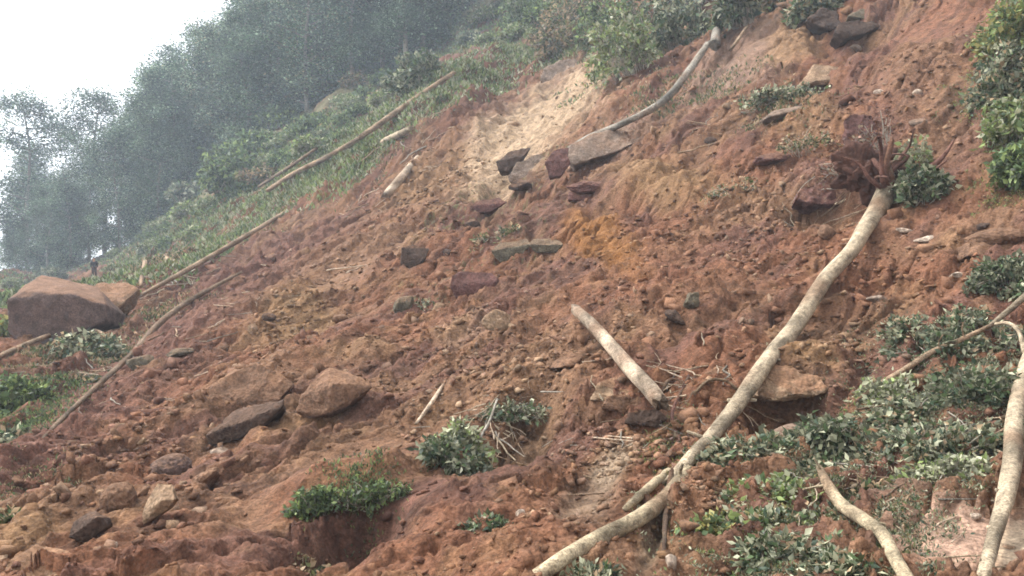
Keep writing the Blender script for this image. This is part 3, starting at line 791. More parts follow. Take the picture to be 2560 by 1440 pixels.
# loose stones and clods, far too many to count
def chip(seed, npt=9):
    rs = np.random.RandomState(seed); bm = bmesh.new()
    for _ in range(npt):
        n = rs.randn(3); n /= np.linalg.norm(n); n *= rs.uniform(.75, 1.1); bm.verts.new(n * np.array([1, .85, .7]))
    r = bmesh.ops.convex_hull(bm, input=bm.verts[:])
    bm.verts.index_update()
    V = np.array([v.co[:] for v in bm.verts]); F = np.array([[v.index for v in f.verts] for f in bm.faces]); bm.free()
    return V, F
CHIP = [chip(900 + i, 8 + i % 5) for i in range(12)]
def scatter(name, N, seed, smin, smax, cols, where=None, m=M_RUBBLE, power=2.2, flat=.7, sit=.1):
    rng = np.random.RandomState(seed)
    t = rng.uniform(math.log(7.4), math.log(70), N); s = rng.uniform(-.72, .72, N)
    y = np.exp(t) - 4; x = s * np.exp(t)
    if where is not None:
        c = march([w[0] for w in where], [w[1] for w in where], Hmid)
        k = rng.choice(len(where), N, p=np.array([w[3] for w in where], float) / sum(w[3] for w in where))
        rad = np.array([w[2] for w in where])[k] * c[k, 1] / FPX
        x = c[k, 0] + rng.randn(N) * rad; y = c[k, 1] + rng.randn(N) * rad * 1.6
        ok = y > 2.5; x, y = x[ok], y[ok]
    else:
        dens = fbm2(x * .5, y * .5, 3, 201 + seed) + rng.uniform(-.45, .45, len(x))
        ok = (dens > -.05) & (edge_side(x, y) < 1); x, y = x[ok], y[ok]
    N = len(x)
    z = Hmid(x, y) + Hfine(x, y)
    size = (smin + (smax - smin) * rng.rand(N) ** power) * (.55 + .45 * (y / 9) ** .8)
    q = rng.randn(N, 4); q /= np.linalg.norm(q, axis=1)[:, None]
    a, b, c_, d = q.T
    Rm = np.stack([1-2*(c_*c_+d*d),2*(b*c_-a*d),2*(b*d+a*c_),2*(b*c_+a*d),1-2*(b*b+d*d),2*(c_*d-a*b),2*(b*d-a*c_),2*(c_*d+a*b),1-2*(b*b+c_*c_)],1).reshape(N,3,3)
    base = soil_colour(x, y)
    cc = np.array(cols)[rng.randint(0, len(cols), N)]
    mixf = rng.uniform(.0, .55, N)[:, None]
    col = (base * (1 - mixf) + cc * mixf) * rng.uniform(.7, 1.3, N)[:, None]
    kk = rng.randint(0, 12, N); Vs, Fs, Cs, off = [], [], [], 0
    for i in range(12):
        I = np.where(kk == i)[0]
        if not len(I): continue
        B, F = CHIP[i]
        P = B[None] * rng.uniform(.6, 1.3, (len(I), 1, 3)) * size[I, None, None]
        P = np.einsum('nij,nvj->nvi', Rm[I], P); P[..., 2] *= flat
        P += np.stack([x[I], y[I], z[I] + size[I] * sit], 1)[:, None]
        Vs.append(P.reshape(-1, 3)); Fs.append((F[None] + (np.arange(len(I)) * len(B))[:, None, None]).reshape(-1, 3) + off)
        Cs.append(np.repeat(col[I], len(B), 0)); off += len(I) * len(B)
    obj(name, mesh(name, np.concatenate(Vs), np.concatenate(Fs), m, np.concatenate(Cs)), kind="stuff")
    return N
CC = [C_RED, C_BROWN, C_OCHRE, C_MAROON, C_TAN * .9, C_DARK * 1.5]
scatter("rubble", 60000, 1, .006, .07, CC, power=3.5)
scatter("clods", 3800, 3, .03, .17, [C_RED, C_BROWN, C_MAROON, C_DARK * 2, C_BROWN * .8], power=2.6, flat=.8, sit=.0)
scatter("stones", 700, 4, .03, .13, [C_MAROON, C_BROWN, C_TAN * .8, C_DARK * 2.2, C_GREY * 1.3], where=[(200,1180,110,3),(100,1290,90,2),(420,1080,110,3),(330,1330,90,2),(560,1200,70,1),(500,920,100,2),(700,860,90,2),(1050,820,110,2),
 (1300,880,120,2),(1250,560,90,2),(1120,500,80,2),(1480,420,80,1),(2000,640,110,2),(2200,800,90,2),(1850,780,110,2),(1950,250,110,2),(2150,150,90,2),(950,900,100,2),(1500,1080,70,1),(1750,1080,60,1)], power=2.2, flat=.8, sit=.1)
scatter("scree", 9000, 2, .010, .08, [C_TAN * 1.1, C_PINK * 1.3, C_OCHRE, C_GREY * 1.6, C_BROWN], where=[
 (1060,470,90,3),(980,520,80,2),(1150,420,60,2),(800,760,90,2),(740,810,60,2),(1180,850,70,2),(900,640,120,2),(1700,660,180,3),(1600,600,90,1),
 (1850,520,120,2),(2200,650,120,2),(2300,200,150,2),(2080,330,90,2),(1540,1130,60,2),(1250,930,110,2),(650,900,90,1),(330,1080,100,2),(250,1150,90,1),
 (2050,860,90,2),(1450,830,120,1),(1750,1230,60,2),(1650,1150,60,1),(1900,620,110,2),(1350,1000,90,1),(1120,560,80,1)], power=2.6)

# ------------------------------------------------------------------ fallen trunks, poles and sticks
BARK_C = {'pale': np.array([.50, .40, .275]), 'cream': np.array([.60, .46, .33]), 'grey': np.array([.36, .32, .26]), 'brown': np.array([.24, .165, .11]),
          'dark': np.array([.13, .085, .06]), 'yellow': np.array([.52, .415, .27]), 'root': np.array([.20, .10, .075]), 'tan': np.array([.40, .28, .18])}
BARK_C = {k: v * .80 for k, v in BARK_C.items()}
def log_path(pts, n=26, lift=.75, smoothw=5, straight=False):
    """pts: (px, py, thickness in photo px, extra lift towards the viewer in m). Centre line and radii."""
    pts = [tuple(p) + (0,) * (4 - len(p)) for p in pts]
    A = catmull([(p[0], p[1], p[2]) for p in pts], n)
    ex = np.interp(np.linspace(0, len(pts) - 1, n), np.arange(len(pts)), [p[3] for p in pts])
    hit = march(A[:, 0], A[:, 1], Hmid)
    d = np.log(hit[:, 1])
    if straight:
        k = np.polyfit(np.arange(n), 1 / hit[:, 1], 1); fit = np.polyval(k, np.arange(n))
        fit = fit + max(np.quantile(1 / hit[:, 1] - fit, .95), 0); d = -np.log(np.maximum(fit, .01))
    else:
        pad = np.concatenate([np.full(smoothw, d[0]), d, np.full(smoothw, d[-1])])
        w = np.hanning(2 * smoothw + 3)[1:-1]; w /= w.sum()
        d = np.convolve(pad, w, 'valid')
        if hit[0, 1] > 9.5: d = d - max(np.quantile(d - np.log(hit[:, 1]), .92), 0)
    yv = np.exp(d)
    rad = A[:, 2] / 2 * yv / FPX * (.77 if A[:, 2].max() > 30 else .9)
    u, v = ray(A[:, 0], A[:, 1])
    yv = yv - rad * lift * 1.6 - ex
    P = np.stack([u * yv, yv, v * yv], 1)
    # never bury more than part of the trunk
    h = Hmid(P[:, 0], P[:, 1]); dz = np.maximum(h - P[:, 2] + rad * .35, 0) if not straight else 0
    P[:, 2] += np.minimum(dz, .25 if not straight else 0)
    return P, rad

def bark_col(P, V, colr, seed):
    c = BARK_C[colr]
    n = pn3(V * 5, seed) ; n2 = pn3(V * 14, seed + 1); n3 = pn3(V * 2.2, seed + 2)
    col = c * (1 + .18 * n + .12 * n2)[:, None]
    n4 = pn3(V * np.array([3., 3., 3.]) + 7, seed + 6)
    col = col * (1 - .5 * smooth(.0, .4, n4) - .25 * smooth(.1, .5, pn3(V * 26, seed + 8)))[:, None]      # grey lichen and bare patches
    m = smooth(.15, .5, n3)[:, None] * .65                    # earth rubbed into the bark
    col = col + (C_BROWN * .9 - col) * m
    sp = smooth(.30, .5, pn3(V * 11, seed + 3))[:, None] * .65
    return col + (np.array([.12, .09, .06]) - col) * sp

def log_obj(name, label, cat, pts, colr, seed, stubs=(), n=30, sides=14, group=None, straight=False, rough=.04, lift=.75, forks=(), smoothw=5, cut=True):
    P, rad = log_path(pts, n, lift, smoothw, straight)
    o0 = P[len(P) // 2].copy()
    V, F = tube(P - o0, rad, sides, rough=rough, caps=True)
    rs = np.random.RandomState(seed + 500)
    for e, sg, cc in ((0, -1, len(V) - 2), (len(P) - 1, 1, len(V) - 1)):     # splintered ends
        T = P[min(e + 1, len(P) - 1)] - P[max(e - 1, 0)]; T /= np.linalg.norm(T)
        V[e * sides:(e + 1) * sides] += T * sg * (rs.rand(sides, 1) ** 2 * 2.2 - .2) * rad[e]
        V[cc] -= T * sg * rad[e] * .5
    root = thing(name, label, cat, tuple(o0), group=group)
    obj("trunk" if cat == 'log' else "stem", mesh("trunk", V, F, M_BARK, bark_col(None, V + o0, colr, seed), True), root)
    rng = np.random.RandomState(seed)
    for f, dx, dz, L, r in stubs:      # broken side branches: place along the log, direction in the picture, length, radius
        i = int(f * (n - 1)); b = P[i] - o0
        e = b + np.array([dx, -.25, dz]) * L
        m = (b + e) / 2 + rng.randn(3) * L * .08
        Vb, Fb = tube(catmull([b, m, e], 7), np.linspace(r, r * .45, 7), 7, rough=.08)
        obj("branch", mesh("branch", Vb, Fb, M_BARK, bark_col(None, Vb + o0, colr, seed + 5), True), root)
    for fp in forks:
        Pf, rf = log_path(fp, 14, lift, 3)
        Vb, Fb = tube(Pf - o0, rf, 9, rough=.08)
        obj("branch", mesh("branch", Vb, Fb, M_BARK, bark_col(None, Vb + o0, colr, seed + 7), True), root)
    return root, P, rad

# the great pale trunk with its torn root end
big, BP, BR = log_obj("fallen_log", "longest pale tree trunk, lying from torn roots at upper right down to the bottom", "log",
 [(2218,478,66,.05),(2196,520,59,.08),(2160,575,50,.12),(2130,625,46,.14),(2070,690,48,.14),(2030,750,50,.14),(1985,820,52,.14),(1935,880,50,.14),
  (1885,950,53,.14),(1840,1015,50,.12),(1780,1090,46,.1),(1722,1150,42,.08),(1675,1205,35,.06)], 'pale', 3, n=54, sides=18, rough=.03,
 stubs=[(.42,-1,.4,.07,.035),(.62,1,-.1,.09,.03),(.2,-1,.1,.08,.03),(.86,-1,.5,.16,.02),(.74,-1,.15,.10,.03),(.73,1,-.35,.10,.025),(.30,1,-.2,.06,.03),(.55,-1,.3,.05,.03),(.9,-.4,-.9,.28,.018)])
o0 = np.array(big.location)
rng = np.random.RandomState(5)
b0 = BP[0] - o0
rootlets = []
for i in range(26):
    a = rng.uniform(-2.6, 1.3); L = rng.uniform(.35, 1.0) if i < 9 else rng.uniform(.2, .5)
    d = np.array([math.cos(a + 1.6) * .9, -.15 + rng.uniform(-.3, .4), math.sin(a + 1.6) * .9 + .25])
    if d[2] < -.3: d[2] *= -.5
    pts = [b0, b0 + d * L * .4 + rng.randn(3) * .05, b0 + d * L * .75 + rng.randn(3) * .09, b0 + d * L + rng.randn(3) * .12]
    rootlets.append(tube(catmull(pts, 10), np.linspace(.05, .010, 10) * rng.uniform(.6, 1.4), 7, rough=.12))
Pr, Fr = rock_verts(77, 'block', 5, 9, .30)
Pr = Pr * np.array([.40, .26, .36]) + b0 + np.array([-.16, .22, .24])
obj("root_plate", mesh("root_plate", Pr, Fr, M_RUBBLE, (C_MAROON * .55) * (1 + .6 * pn3(Pr * 9, 4))[:, None], True), big)
for k, part in enumerate(rootlets):
    V, F = part
    obj("root", mesh("root", V, F, M_BARK, bark_col(None, V + o0, 'root', 60 + k), True), big)

log_obj("fallen_log", "lower pale log with bark ridges, running off the bottom edge below the longest trunk", "log",
 [(1712,1178,40,.02),(1690,1215,48,.04),(1650,1258,52,.06),(1590,1300,54,.06),(1520,1335,56,.05),(1450,1372,54,.04),(1390,1410,52,.03),(1320,1455,50,.03)], 'yellow', 13, n=34, sides=14, rough=.05,
 stubs=[(.12,.1,1,.12,.02),(.6,-.7,.5,.06,.03),(.3,.4,-1,.15,.015)], forks=[[(1672,1182,20,.06),(1640,1205,24,.08),(1600,1240,26,.08),(1560,1275,18,.06)]])
log_obj("short_log", "short pale log broken at both ends, pointing up left across the red slope", "log",
 [(1440,775,34,.1),(1480,812,40,.12),(1525,862,44,.12),(1575,920,50,.12),(1620,968,54,.1),(1650,1005,52,.04)], 'cream', 23, n=24, sides=14, straight=True, stubs=[(.15,-.4,-.8,.04,.02)])
log_obj("fallen_log", "pale upright leaning trunk crossing the leaves at the right edge", "log",
 [(2610,820,34,.1),(2572,900,44,.15),(2550,980,48,.2),(2535,1070,53,.2),(2532,1150,56,.2),(2515,1240,51,.2),(2488,1330,44,.15),(2455,1460,41,.1)], 'pale', 33, n=34, sides=16, rough=.05,
 stubs=[(.55,1,.1,.06,.025),(.85,-1,.3,.05,.02),(.30,-1,-.05,.22,.014),(.42,-1,-.5,.22,.012),(.72,-.9,.2,.08,.02)])
log_obj("crooked_log", "crooked yellowish branch wood in the leaves, bending to the bottom edge", "log",
 [(2050,1172,22,.12),(2068,1210,34,.18),(2105,1262,40,.2),(2160,1300,44,.2),(2205,1335,42,.2),(2232,1385,42,.2),(2275,1460,46,.2)], 'yellow', 43, n=30, sides=12,
 stubs=[(.05,-.5,.8,.12,.012),(.2,-1,-.1,.16,.01),(.6,.9,.3,.06,.015)])
log_obj("crooked_log", "crooked grey white log rising from the smooth grey rock to the top bushes", "log",
 [(1420,376,16,.5),(1470,345,17,.8),(1550,312,17,1.0),(1630,272,18,1.2),(1680,232,20,1.2),(1720,180,19,1.2),(1768,112,17,1.2)], 'grey', 53, n=30, sides=10, stubs=[(.5,.6,.8,.3,.02),(.75,.6,-.3,.3,.02)])
log_obj("standing_snag", "pale dead stub standing among the dark bushes at the top", "log",
 [(1788,112,30,.9),(1792,60,18,1.5),(1803,-10,14,1.5)], 'grey', 63, n=12, sides=9, straight=True)
log_obj("fallen_pole", "uppermost long straight pole lying along the green edge", "log",
 [(1135,182,12,.8),(1060,232,14,.9),(980,288,16,.9),(905,340,14,.8)], 'tan', 73, n=20, sides=9, straight=True)
log_obj("fallen_pole", "straight pole in line below the uppermost one, in the scrub", "log",
 [(900,345,12,1.3),(820,392,14,1.4),(740,432,14,1.4),(672,474,12,1.3)], 'tan', 75, n=20, sides=9, straight=True)
log_obj("fallen_pole", "thin dark pole just above and left of the scrub pole", "log",
 [(790,372,8,1.4),(720,420,9,1.4),(648,466,8,1.4)], 'brown', 77, n=16, sides=8, straight=True)
log_obj("fallen_pole", "long pale straight pole over the roots near the huge boulder", "log",
 [(716,528,10,.4),(640,575,13,.7),(560,622,14,.8),(480,668,14,.8),(400,712,12,.6),(350,738,9,.3)], 'tan', 83, n=24, sides=9, straight=True)
log_obj("fallen_pole", "long dark bent pole lying on the maroon earth, lower left", "log",
 [(604,680,7,.2),(545,712,11,.35),(480,748,14,.4),(430,782,16,.4),(385,822,17,.4),(330,885,16,.35),(270,940,15,.35),(200,1005,14,.3),(140,1062,13,.25),(95,1108,7,.15)], 'brown', 93, n=40, sides=10)
log_obj("fallen_branch", "thin curved branch in front of the huge boulder's foot", "branch",
 [(-20,900,16,.2),(50,868,16,.3),(120,840,14,.4),(190,822,13,.5),(250,830,9,.4),(290,870,6,.2)], 'tan', 103, n=24, sides=8)
log_obj("stick", "thick pale stick standing out of the scree below the tan scar, left", "branch",
 [(1042,398,16,.1),(1010,436,22,.2),(968,486,24,.1)], 'cream', 113, n=12, sides=9, straight=True)
log_obj("stick", "short pale stick lying right of the uppermost long pole", "branch",
 [(1025,322,14,.2),(995,338,20,.3),(960,354,18,.2)], 'pale', 115, n=12, sides=9, straight=True)
log_obj("stick", "thin pinkish stick alone on the red earth right of the large brown boulder", "branch",
 [(1108,962,9,.05),(1080,1005,12,.08),(1040,1060,9,.03)], 'cream', 117, n=12, sides=8, straight=True)
log_obj("fallen_branch", "thin brown branch running diagonally through the right leafy tangle", "branch",
 [(2480,812,10,.2),(2400,850,14,.25),(2330,880,16,.25),(2260,925,16,.2),(2200,960,14,.15),(2130,1010,8,.1)], 'tan', 123, n=24, sides=8, stubs=[(.35,.1,1,.12,.008),(.2,-.2,1,.14,.008),(.6,-.3,-.8,.1,.008)])
log_obj("fallen_branch", "pale straight branch entering from the right edge above the leaves", "branch",
 [(2590,718,18,.2),(2535,765,17,.25),(2472,818,12,.2)], 'pale', 125, n=14, sides=8, straight=True)
log_obj("fallen_branch", "pale curving twig joining the right edge trunk near its top", "branch",
 [(2480,812,9,.2),(2520,808,10,.25),(2548,830,12,.3),(2560,880,12,.3)], 'pale', 127, n=14, sides=8)
log_obj("root_arc", "bent root arching out of the soil by the long pale pole", "branch",
 [(352,716,8,.1),(358,680,13,.6),(385,652,15,.8),(420,648,12,.7),(450,662,8,.4)], 'tan', 133, n=20, sides=8)
log_obj("root_arc", "dark looping root between the short log and the longest trunk", "branch",
 [(1655,985,10,.05),(1668,955,10,.1),(1690,948,9,.1),(1712,965,9,.05)], 'dark', 135, n=14, sides=8)
log_obj("root_arc", "tan looping root touching the longest trunk from the left", "branch",
 [(1735,985,8,.05),(1770,952,9,.12),(1815,952,8,.12),(1845,975,8,.08)], 'tan', 137, n=14, sides=8)
log_obj("root_arc", "short reddish root crossing under the two loops", "branch",
 [(1722,940,8,.1),(1700,985,9,.1),(1680,1040,10,.05),(1700,1110,8,.03)], 'root', 138, n=14, sides=8)
log_obj("stick", "thin dark twig rising from the bright leafed shrub", "branch",
 [(1242,1000,6,.1),(1225,1050,8,.12),(1195,1105,8,.12),(1170,1165,6,.1)], 'grey', 139, n=14, sides=7)
log_obj("stick", "long thin stick along the bank below the black layered rock", "branch",
 [(1868,66,8,.2),(1845,100,10,.3),(1826,125,8,.2)], 'tan', 141, n=10, sides=7, straight=True)
log_obj("fallen_log", "pale fallen log behind the left trees on the green slope", "log",
 [(290,482,10,2),(240,522,14,2.4),(195,556,14,2.4),(152,584,10,2)], 'pale', 143, n=16, sides=8, straight=True)
log_obj("stick", "mossy thin pole standing at the bottom right of the lower log", "branch",
 [(1680,1180,16,.12),(1668,1250,18,.14),(1662,1320,14,.12),(1660,1400,10,.08)], 'dark', 145, n=14, sides=8)

# ------------------------------------------------------------------ leaves
def leaf_mesh(P, Dr, L, Wd, c, rng, curl=.15, up=0):
    """one folded blade of 4 points per leaf"""
    n = len(P)
    Dr = Dr / (np.linalg.norm(Dr, axis=1)[:, None] + 1e-9)
    r = rng.randn(n, 3) * (1 if not up else .45)
    if up: r[:, 2] += up
    S = np.cross(Dr, r); S /= np.linalg.norm(S, axis=1)[:, None] + 1e-9
    U = np.cross(S, Dr)
    L = L[:, None]; Wd = Wd[:, None]
    V = np.stack([P, P + Dr * L * .45 + S * Wd + U * L * curl * .6, P + Dr * L - U * L * curl * .3, P + Dr * L * .45 - S * Wd + U * L * curl * .6], 1).reshape(-1, 3)
    k = (np.arange(n) * 4)[:, None]
    F = np.concatenate([np.hstack([k, k + 1, k + 2]), np.hstack([k, k + 2, k + 3])])
    return V, F, np.repeat(c, 4, 0)

G_DARK = np.array([.045, .055, .026]); G_MID = np.array([.085, .115, .055]); G_OLIVE = np.array([.13, .135, .055]); G_LIGHT = np.array([.19, .24, .085])
G_GREY = np.array([.13, .135, .085]); G_PALE = np.array([.30, .30, .20]); G_YEL = np.array([.26, .23, .08]); G_DRY = np.array([.28, .20, .12]); G_BLUE = np.array([.05, .075, .045])
G_MID = np.array([.085, .125, .055])
PAL = {'rust': [C_MAROON, C_MAROON * .6, G_DRY * .5, C_RED], 'dark': [G_DARK, G_MID, G_BLUE, G_GREY, G_GREY, G_PALE], 'grey': [G_GREY * 1.25, G_MID, G_PALE, G_PALE * 1.3, G_DARK, G_GREY, G_DRY, G_BLUE], 'light': [G_LIGHT, G_MID, G_PALE, G_OLIVE],
       'olive': [G_OLIVE, G_MID, G_DRY, G_DRY * 1.2, G_DARK], 'green': [G_MID, G_MID, G_LIGHT, G_DARK], 'yellow': [G_YEL, G_OLIVE, G_LIGHT, G_MID], 'dry': [G_DRY, G_OLIVE, G_DARK, G_DRY * .6],
       'pale': [G_PALE, G_PALE * 1.2, G_LIGHT, G_GREY]}

def shrub_meshes(seed, W, Dp, Hh, ntw, nl, leaf, pal, droop=.3, updir=.5, r0=.006):
    """stems that fork into twigs, with leaves along each twig; box half sizes W, Dp, height Hh"""
    rng = np.random.RandomState(seed)
    LP, LD, tubes = [], [], []
    for i in range(ntw):
        # twig root somewhere in the low core, tip anywhere in a lumpy dome
        a = rng.uniform(0, 2 * np.pi); rr = rng.rand() ** .5
        base = np.array([math.cos(a) * rr * W * .55, math.sin(a) * rr * Dp * .55, 0])
        a2 = a + rng.randn() * .6; r2 = min(1.15, rr + rng.uniform(0, .5)) * (.72 + .38 * math.sin(a2 * 3 + seed) * math.cos(a2 * 2 + seed * 2))
        top = Hh * rng.uniform(.25, 1) * (1 - .55 * r2 ** 2)
        tip = np.array([math.cos(a2) * r2 * W, math.sin(a2) * r2 * Dp, top])
        mid = (base + tip) / 2 + np.array([0, 0, Hh * .18 * updir]) + rng.randn(3) * .08 * W
        C = catmull([base, mid, tip, tip + (tip - mid) * .25 - np.array([0, 0, droop * Hh * .2])], 9)
        if i % 2 == 0 or (r0 <= .005): tubes.append(tube(C, np.linspace(r0, r0 * .35, 9), 5, rough=0, caps=False))
        t = rng.uniform(.25, 1, nl) ** .8 * 7.99
        ii = t.astype(int); ft = (t - ii)[:, None]
        p = C[ii] * (1 - ft) + C[ii + 1] * ft + rng.randn(nl, 3) * leaf * .45
        d = (C[ii + 1] - C[ii]); d = d / (np.linalg.norm(d, axis=1)[:, None] + 1e-9)
        LP.append(p); LD.append(d * .7 + rng.randn(nl, 3) * .75)
    LP = np.concatenate(LP); LD = np.concatenate(LD); n = len(LP)
    L = leaf * rng.uniform(.35, 1.55, n)
    pc = np.array(PAL[pal]); c = pc[rng.randint(0, len(pc), n)] * rng.uniform(.65, 1.6, n)[:, None]
    ch = pn3(LP / max(W, .1) * 2.2, seed)
    c = c * (1 + .35 * ch)[:, None]
    V, F, cc = leaf_mesh(LP, LD, L, L * rng.uniform(.2, .34, n), c, rng)
    Vt, Ft = merge(tubes)
    return mesh("foliage", V, F, M_LEAF, cc), mesh("stems", Vt, Ft, M_BARK, np.tile(BARK_C['grey'] * 1.1, (len(Vt), 1)))

def shrub(px, py, w, h, pal, label, seed, ntw=90, nl=26, leaf=.05, depth=None, droop=.3, cat='shrub', name='shrub', group=None, align=.6, r0=.006):
    near = py > 640
    if near: h *= .62; w *= 1.12; ntw = int(ntw * .9); leaf *= .95; r0 = .005; align = .9
    p = at(px, py)[0]; k = p[1] / FPX
    W = w * k / 2; Hh = h * k; Dp = (depth * k / 2) if depth else W * .8
    f, s = shrub_meshes(seed, W, Dp, Hh, ntw, nl, leaf, pal, droop, r0=r0)
    n = normal(p[0], p[1], .5)[0]; ax = Vector((0, 0, 1)).lerp(Vector(n), align).normalized()
    q = Vector((0, 0, 1)).rotation_difference(ax)
    t = thing(name, label, cat, tuple(p - np.array(ax) * .04), q.to_euler(), group)
    obj("foliage", f, t); obj("stems", s, t)
    return t

# near, lower right: the leafy crown debris, branch by branch
shrub(1880,1150,300,110,'grey',"grey green leafy bough under the dark hollow, touching the big trunk",201,110,24,.055,170)
shrub(2060,1110,230,120,'dark',"dark leafy bough right of the dark hollow",202,90,24,.055,150)
shrub(1930,1240,240,90,'light',"yellow green leafy clump beneath the grey green bough",203,80,26,.045,120)
shrub(2110,1180,300,90,'grey',"grey leafy bough beside the crooked branch's upper end",204,90,24,.05,150)
shrub(1830,1330,220,90,'yellow',"pale straw green clump by the cream stone at the lower right",205,70,26,.05,120)
shrub(1990,1400,330,110,'grey',"low grey green mat of leaves at the bottom edge left of the crooked branch",206,120,26,.045,170)
shrub(2330,1130,330,130,'grey',"broad leafy bough in the middle of the right tangle",207,140,26,.05,220)
shrub(2420,1000,260,150,'dark',"dark leafy bough left of the leaning right trunk",208,120,26,.05,180)
shrub(2330,900,260,120,'dark',"dark leafy bough at the top of the right tangle",209,110,24,.05,170)
shrub(2200,990,170,80,'pale',"pale leafed spray at the left tip of the right tangle",210,50,24,.05,110)
shrub(2480,880,190,110,'grey',"leafy bough just below the pale branch at the right edge",211,80,24,.05,150)
shrub(2180,1230,220,70,'olive',"olive leafy bough right of the crooked branch's bend",213,60,24,.045,130)
shrub(2250,1420,150,90,'olive',"olive leaf clump under the lower end of the crooked branch",214,50,24,.045,110)
shrub(1480,1440,150,60,'grey',"small leafy clump beneath the lower log at the bottom edge",215,50,22,.04,80)
shrub(2600,1120,160,120,'grey',"leafy bough cut by the right edge behind the leaning trunk",216,60,24,.05,140)
shrub(2520,700,180,110,'dark',"dark bush against the right edge below the humped rock",217,90,24,.06,140)
shrub(2110,1300,260,70,'grey',"thin leafy bough crossing behind the crooked branch",219,70,24,.045,130)
shrub(1790,1230,150,60,'olive',"olive leafy scraps right under the longest trunk's lower part",251,60,22,.04,100)
shrub(1900,1310,220,70,'grey',"thin grey leafy bough between the straw green clump and the yellow green one",252,90,24,.045,140)
shrub(2120,1420,180,70,'grey',"grey leafy scraps at the bottom edge just left of the crooked branch",253,80,24,.045,120)
shrub(2250,1050,180,90,'grey',"leafy bough over bare orange earth in the left of the right tangle",254,70,24,.05,120)
shrub(2380,1180,240,70,'pale',"pale leaved spray low in the right tangle",255,60,24,.045,120)
shrub(2270,830,140,70,'grey',"topmost leafy spray of the right tangle",256,60,24,.05,100)
shrub(2400,820,170,80,'grey',"leafy spray under the pale straight branch at right",257,70,24,.05,120)
# right edge shrubs growing on the slope
shrub(2545,130,170,170,'yellow',"yellow green bush at the top right corner",221,110,26,.09,150)
shrub(2520,260,150,160,'grey',"silvery leafed bush in the middle of the right edge row",222,100,26,.085,150)
shrub(2540,370,160,150,'light',"bright green bush third down along the right edge",223,100,26,.085,150)
shrub(2550,460,130,110,'green',"lowest green bush of the right edge row",224,70,26,.08,120)
shrub(2305,500,125,95,'dark',"dark green bush beside the torn roots of the longest trunk",225,90,26,.07,110)
shrub(2280,425,120,90,'pale',"pale silvery sprig growing above the dark bush by the roots",226,26,20,.07,70)
# centre bottom
shrub(1130,1160,180,110,'dark',"dark low bush on the lip of the lower bank",231,90,26,.06,120)
shrub(1150,1140,130,150,'pale',"bright pale leafed shrub on the lower bank",232,50,26,.065,70)
shrub(890,1255,250,130,'green',"bright green mossy tuft hanging over the dark recess",233,75,22,.04,80)
shrub(790,1275,120,130,'green',"green leaf cluster at the left end of the mossy tuft",234,60,28,.04,70)
shrub(1215,1320,130,50,'dark',"small dark green sprig low beside a cream stone",235,40,24,.045,60)
shrub(1260,1040,180,60,'dark',"dark twiggy scrub along the rim above the recess",236,60,14,.05,60)
shrub(760,1440,180,80,'dry',"dark dry scrub in the shaded recess at the bottom edge",237,60,16,.05,90)
shrub(2140,440,170,110,'rust',"tangle of dry reddish stems left of the torn roots of the longest trunk",227,60,10,.05,120,droop=.1,r0=.012)
shrub(2200,380,120,120,'rust',"upright dry reddish stems behind the torn roots of the longest trunk",228,40,10,.05,70,droop=.1,r0=.012)
shrub(1700,1110,120,60,'rust',"dry reddish sprig in the crook left of the longest trunk's lower end",229,30,12,.04,60,droop=.1)
# left side
shrub(40,1020,160,120,'green',"green tuft at the left edge below the huge boulder",241,100,26,.09,130)
shrub(20,1110,110,60,'grey',"grey green tuft at the left edge, lowest of the two",242,50,24,.08,90)
shrub(220,880,180,70,'grey',"grey green scrub in front of the huge boulder",243,70,24,.11,110)
shrub(20,840,60,80,'yellow',"yellowish tuft against the left side of the huge boulder",244,30,24,.11,60)
shrub(30,1300,90,50,'olive',"little olive tuft near the left edge above the ochre bank",245,30,22,.06,60)
shrub(180,960,150,50,'dry',"dry brown scrub between the left green tuft and the dark bent pole",246,40,20,.08,90)
# top centre, at the head of the slide
top = [(1580,190,180,190,'light',"bright yellow green bush hanging over the head of the slide"),
 (1560,80,220,180,'green',"green bush directly above the bright yellow green one"),
 (1700,130,190,150,'dark',"dark bush left of the dead standing stub"),
 (1740,30,200,130,'grey',"grey green bush at the top edge left of the dead stub"),
 (1860,60,110,150,'dark',"dark bush behind the dead stub"),
 (2060,30,150,70,'grey',"grey scrub growing over the blackish layered rock"),
 (1450,60,180,110,'olive',"olive bush left of the green bush at the top edge"),
 (1960,10,150,60,'dry',"dry scrub at the top edge left of the blackish rock"),
 (1400,130,170,70,'dry',"dry brown scrub above the ledge of the tan scar"),
 (1330,50,180,90,'green',"green scrub on the skyline left of the olive bush")]
for i, (x, y, w, h, pl, lb) in enumerate(top):
    shrub(x, y, w, h, pl, lb, 260 + i, 100, 26, .16 if y < 150 else .13, w * .8, r0=.015)
shrub(1940,250,210,40,'grey',"thin line of grey scrub left of the pale layered slab",281,50,22,.08,60)
shrub(2010,380,160,60,'olive',"sparse olive weeds up left of the torn roots",282,40,16,.05,90)
shrub(1850,480,150,40,'olive',"sparse olive weeds on the slope left of the torn roots",283,30,14,.05,80)
shrub(1250,600,150,40,'olive',"sparse weeds above the long grey green slab",284,30,14,.07,80)
shrub(1060,770,120,40,'grey',"grey weeds between the grey green rock and the tan stone",285,26,14,.06,60)
shrub(1050,225,160,90,'dark',"dark green scrub just under the uppermost long pole's middle",286,80,26,.2,120,r0=.02)
shrub(590,470,150,120,'green',"rounded green bush left of the thin dark pole",287,90,26,.26,140,r0=.02)
shrub(520,400,130,60,'light',"light green hazy bush at the forest's foot left of centre",288,70,26,.3,120,r0=.02)

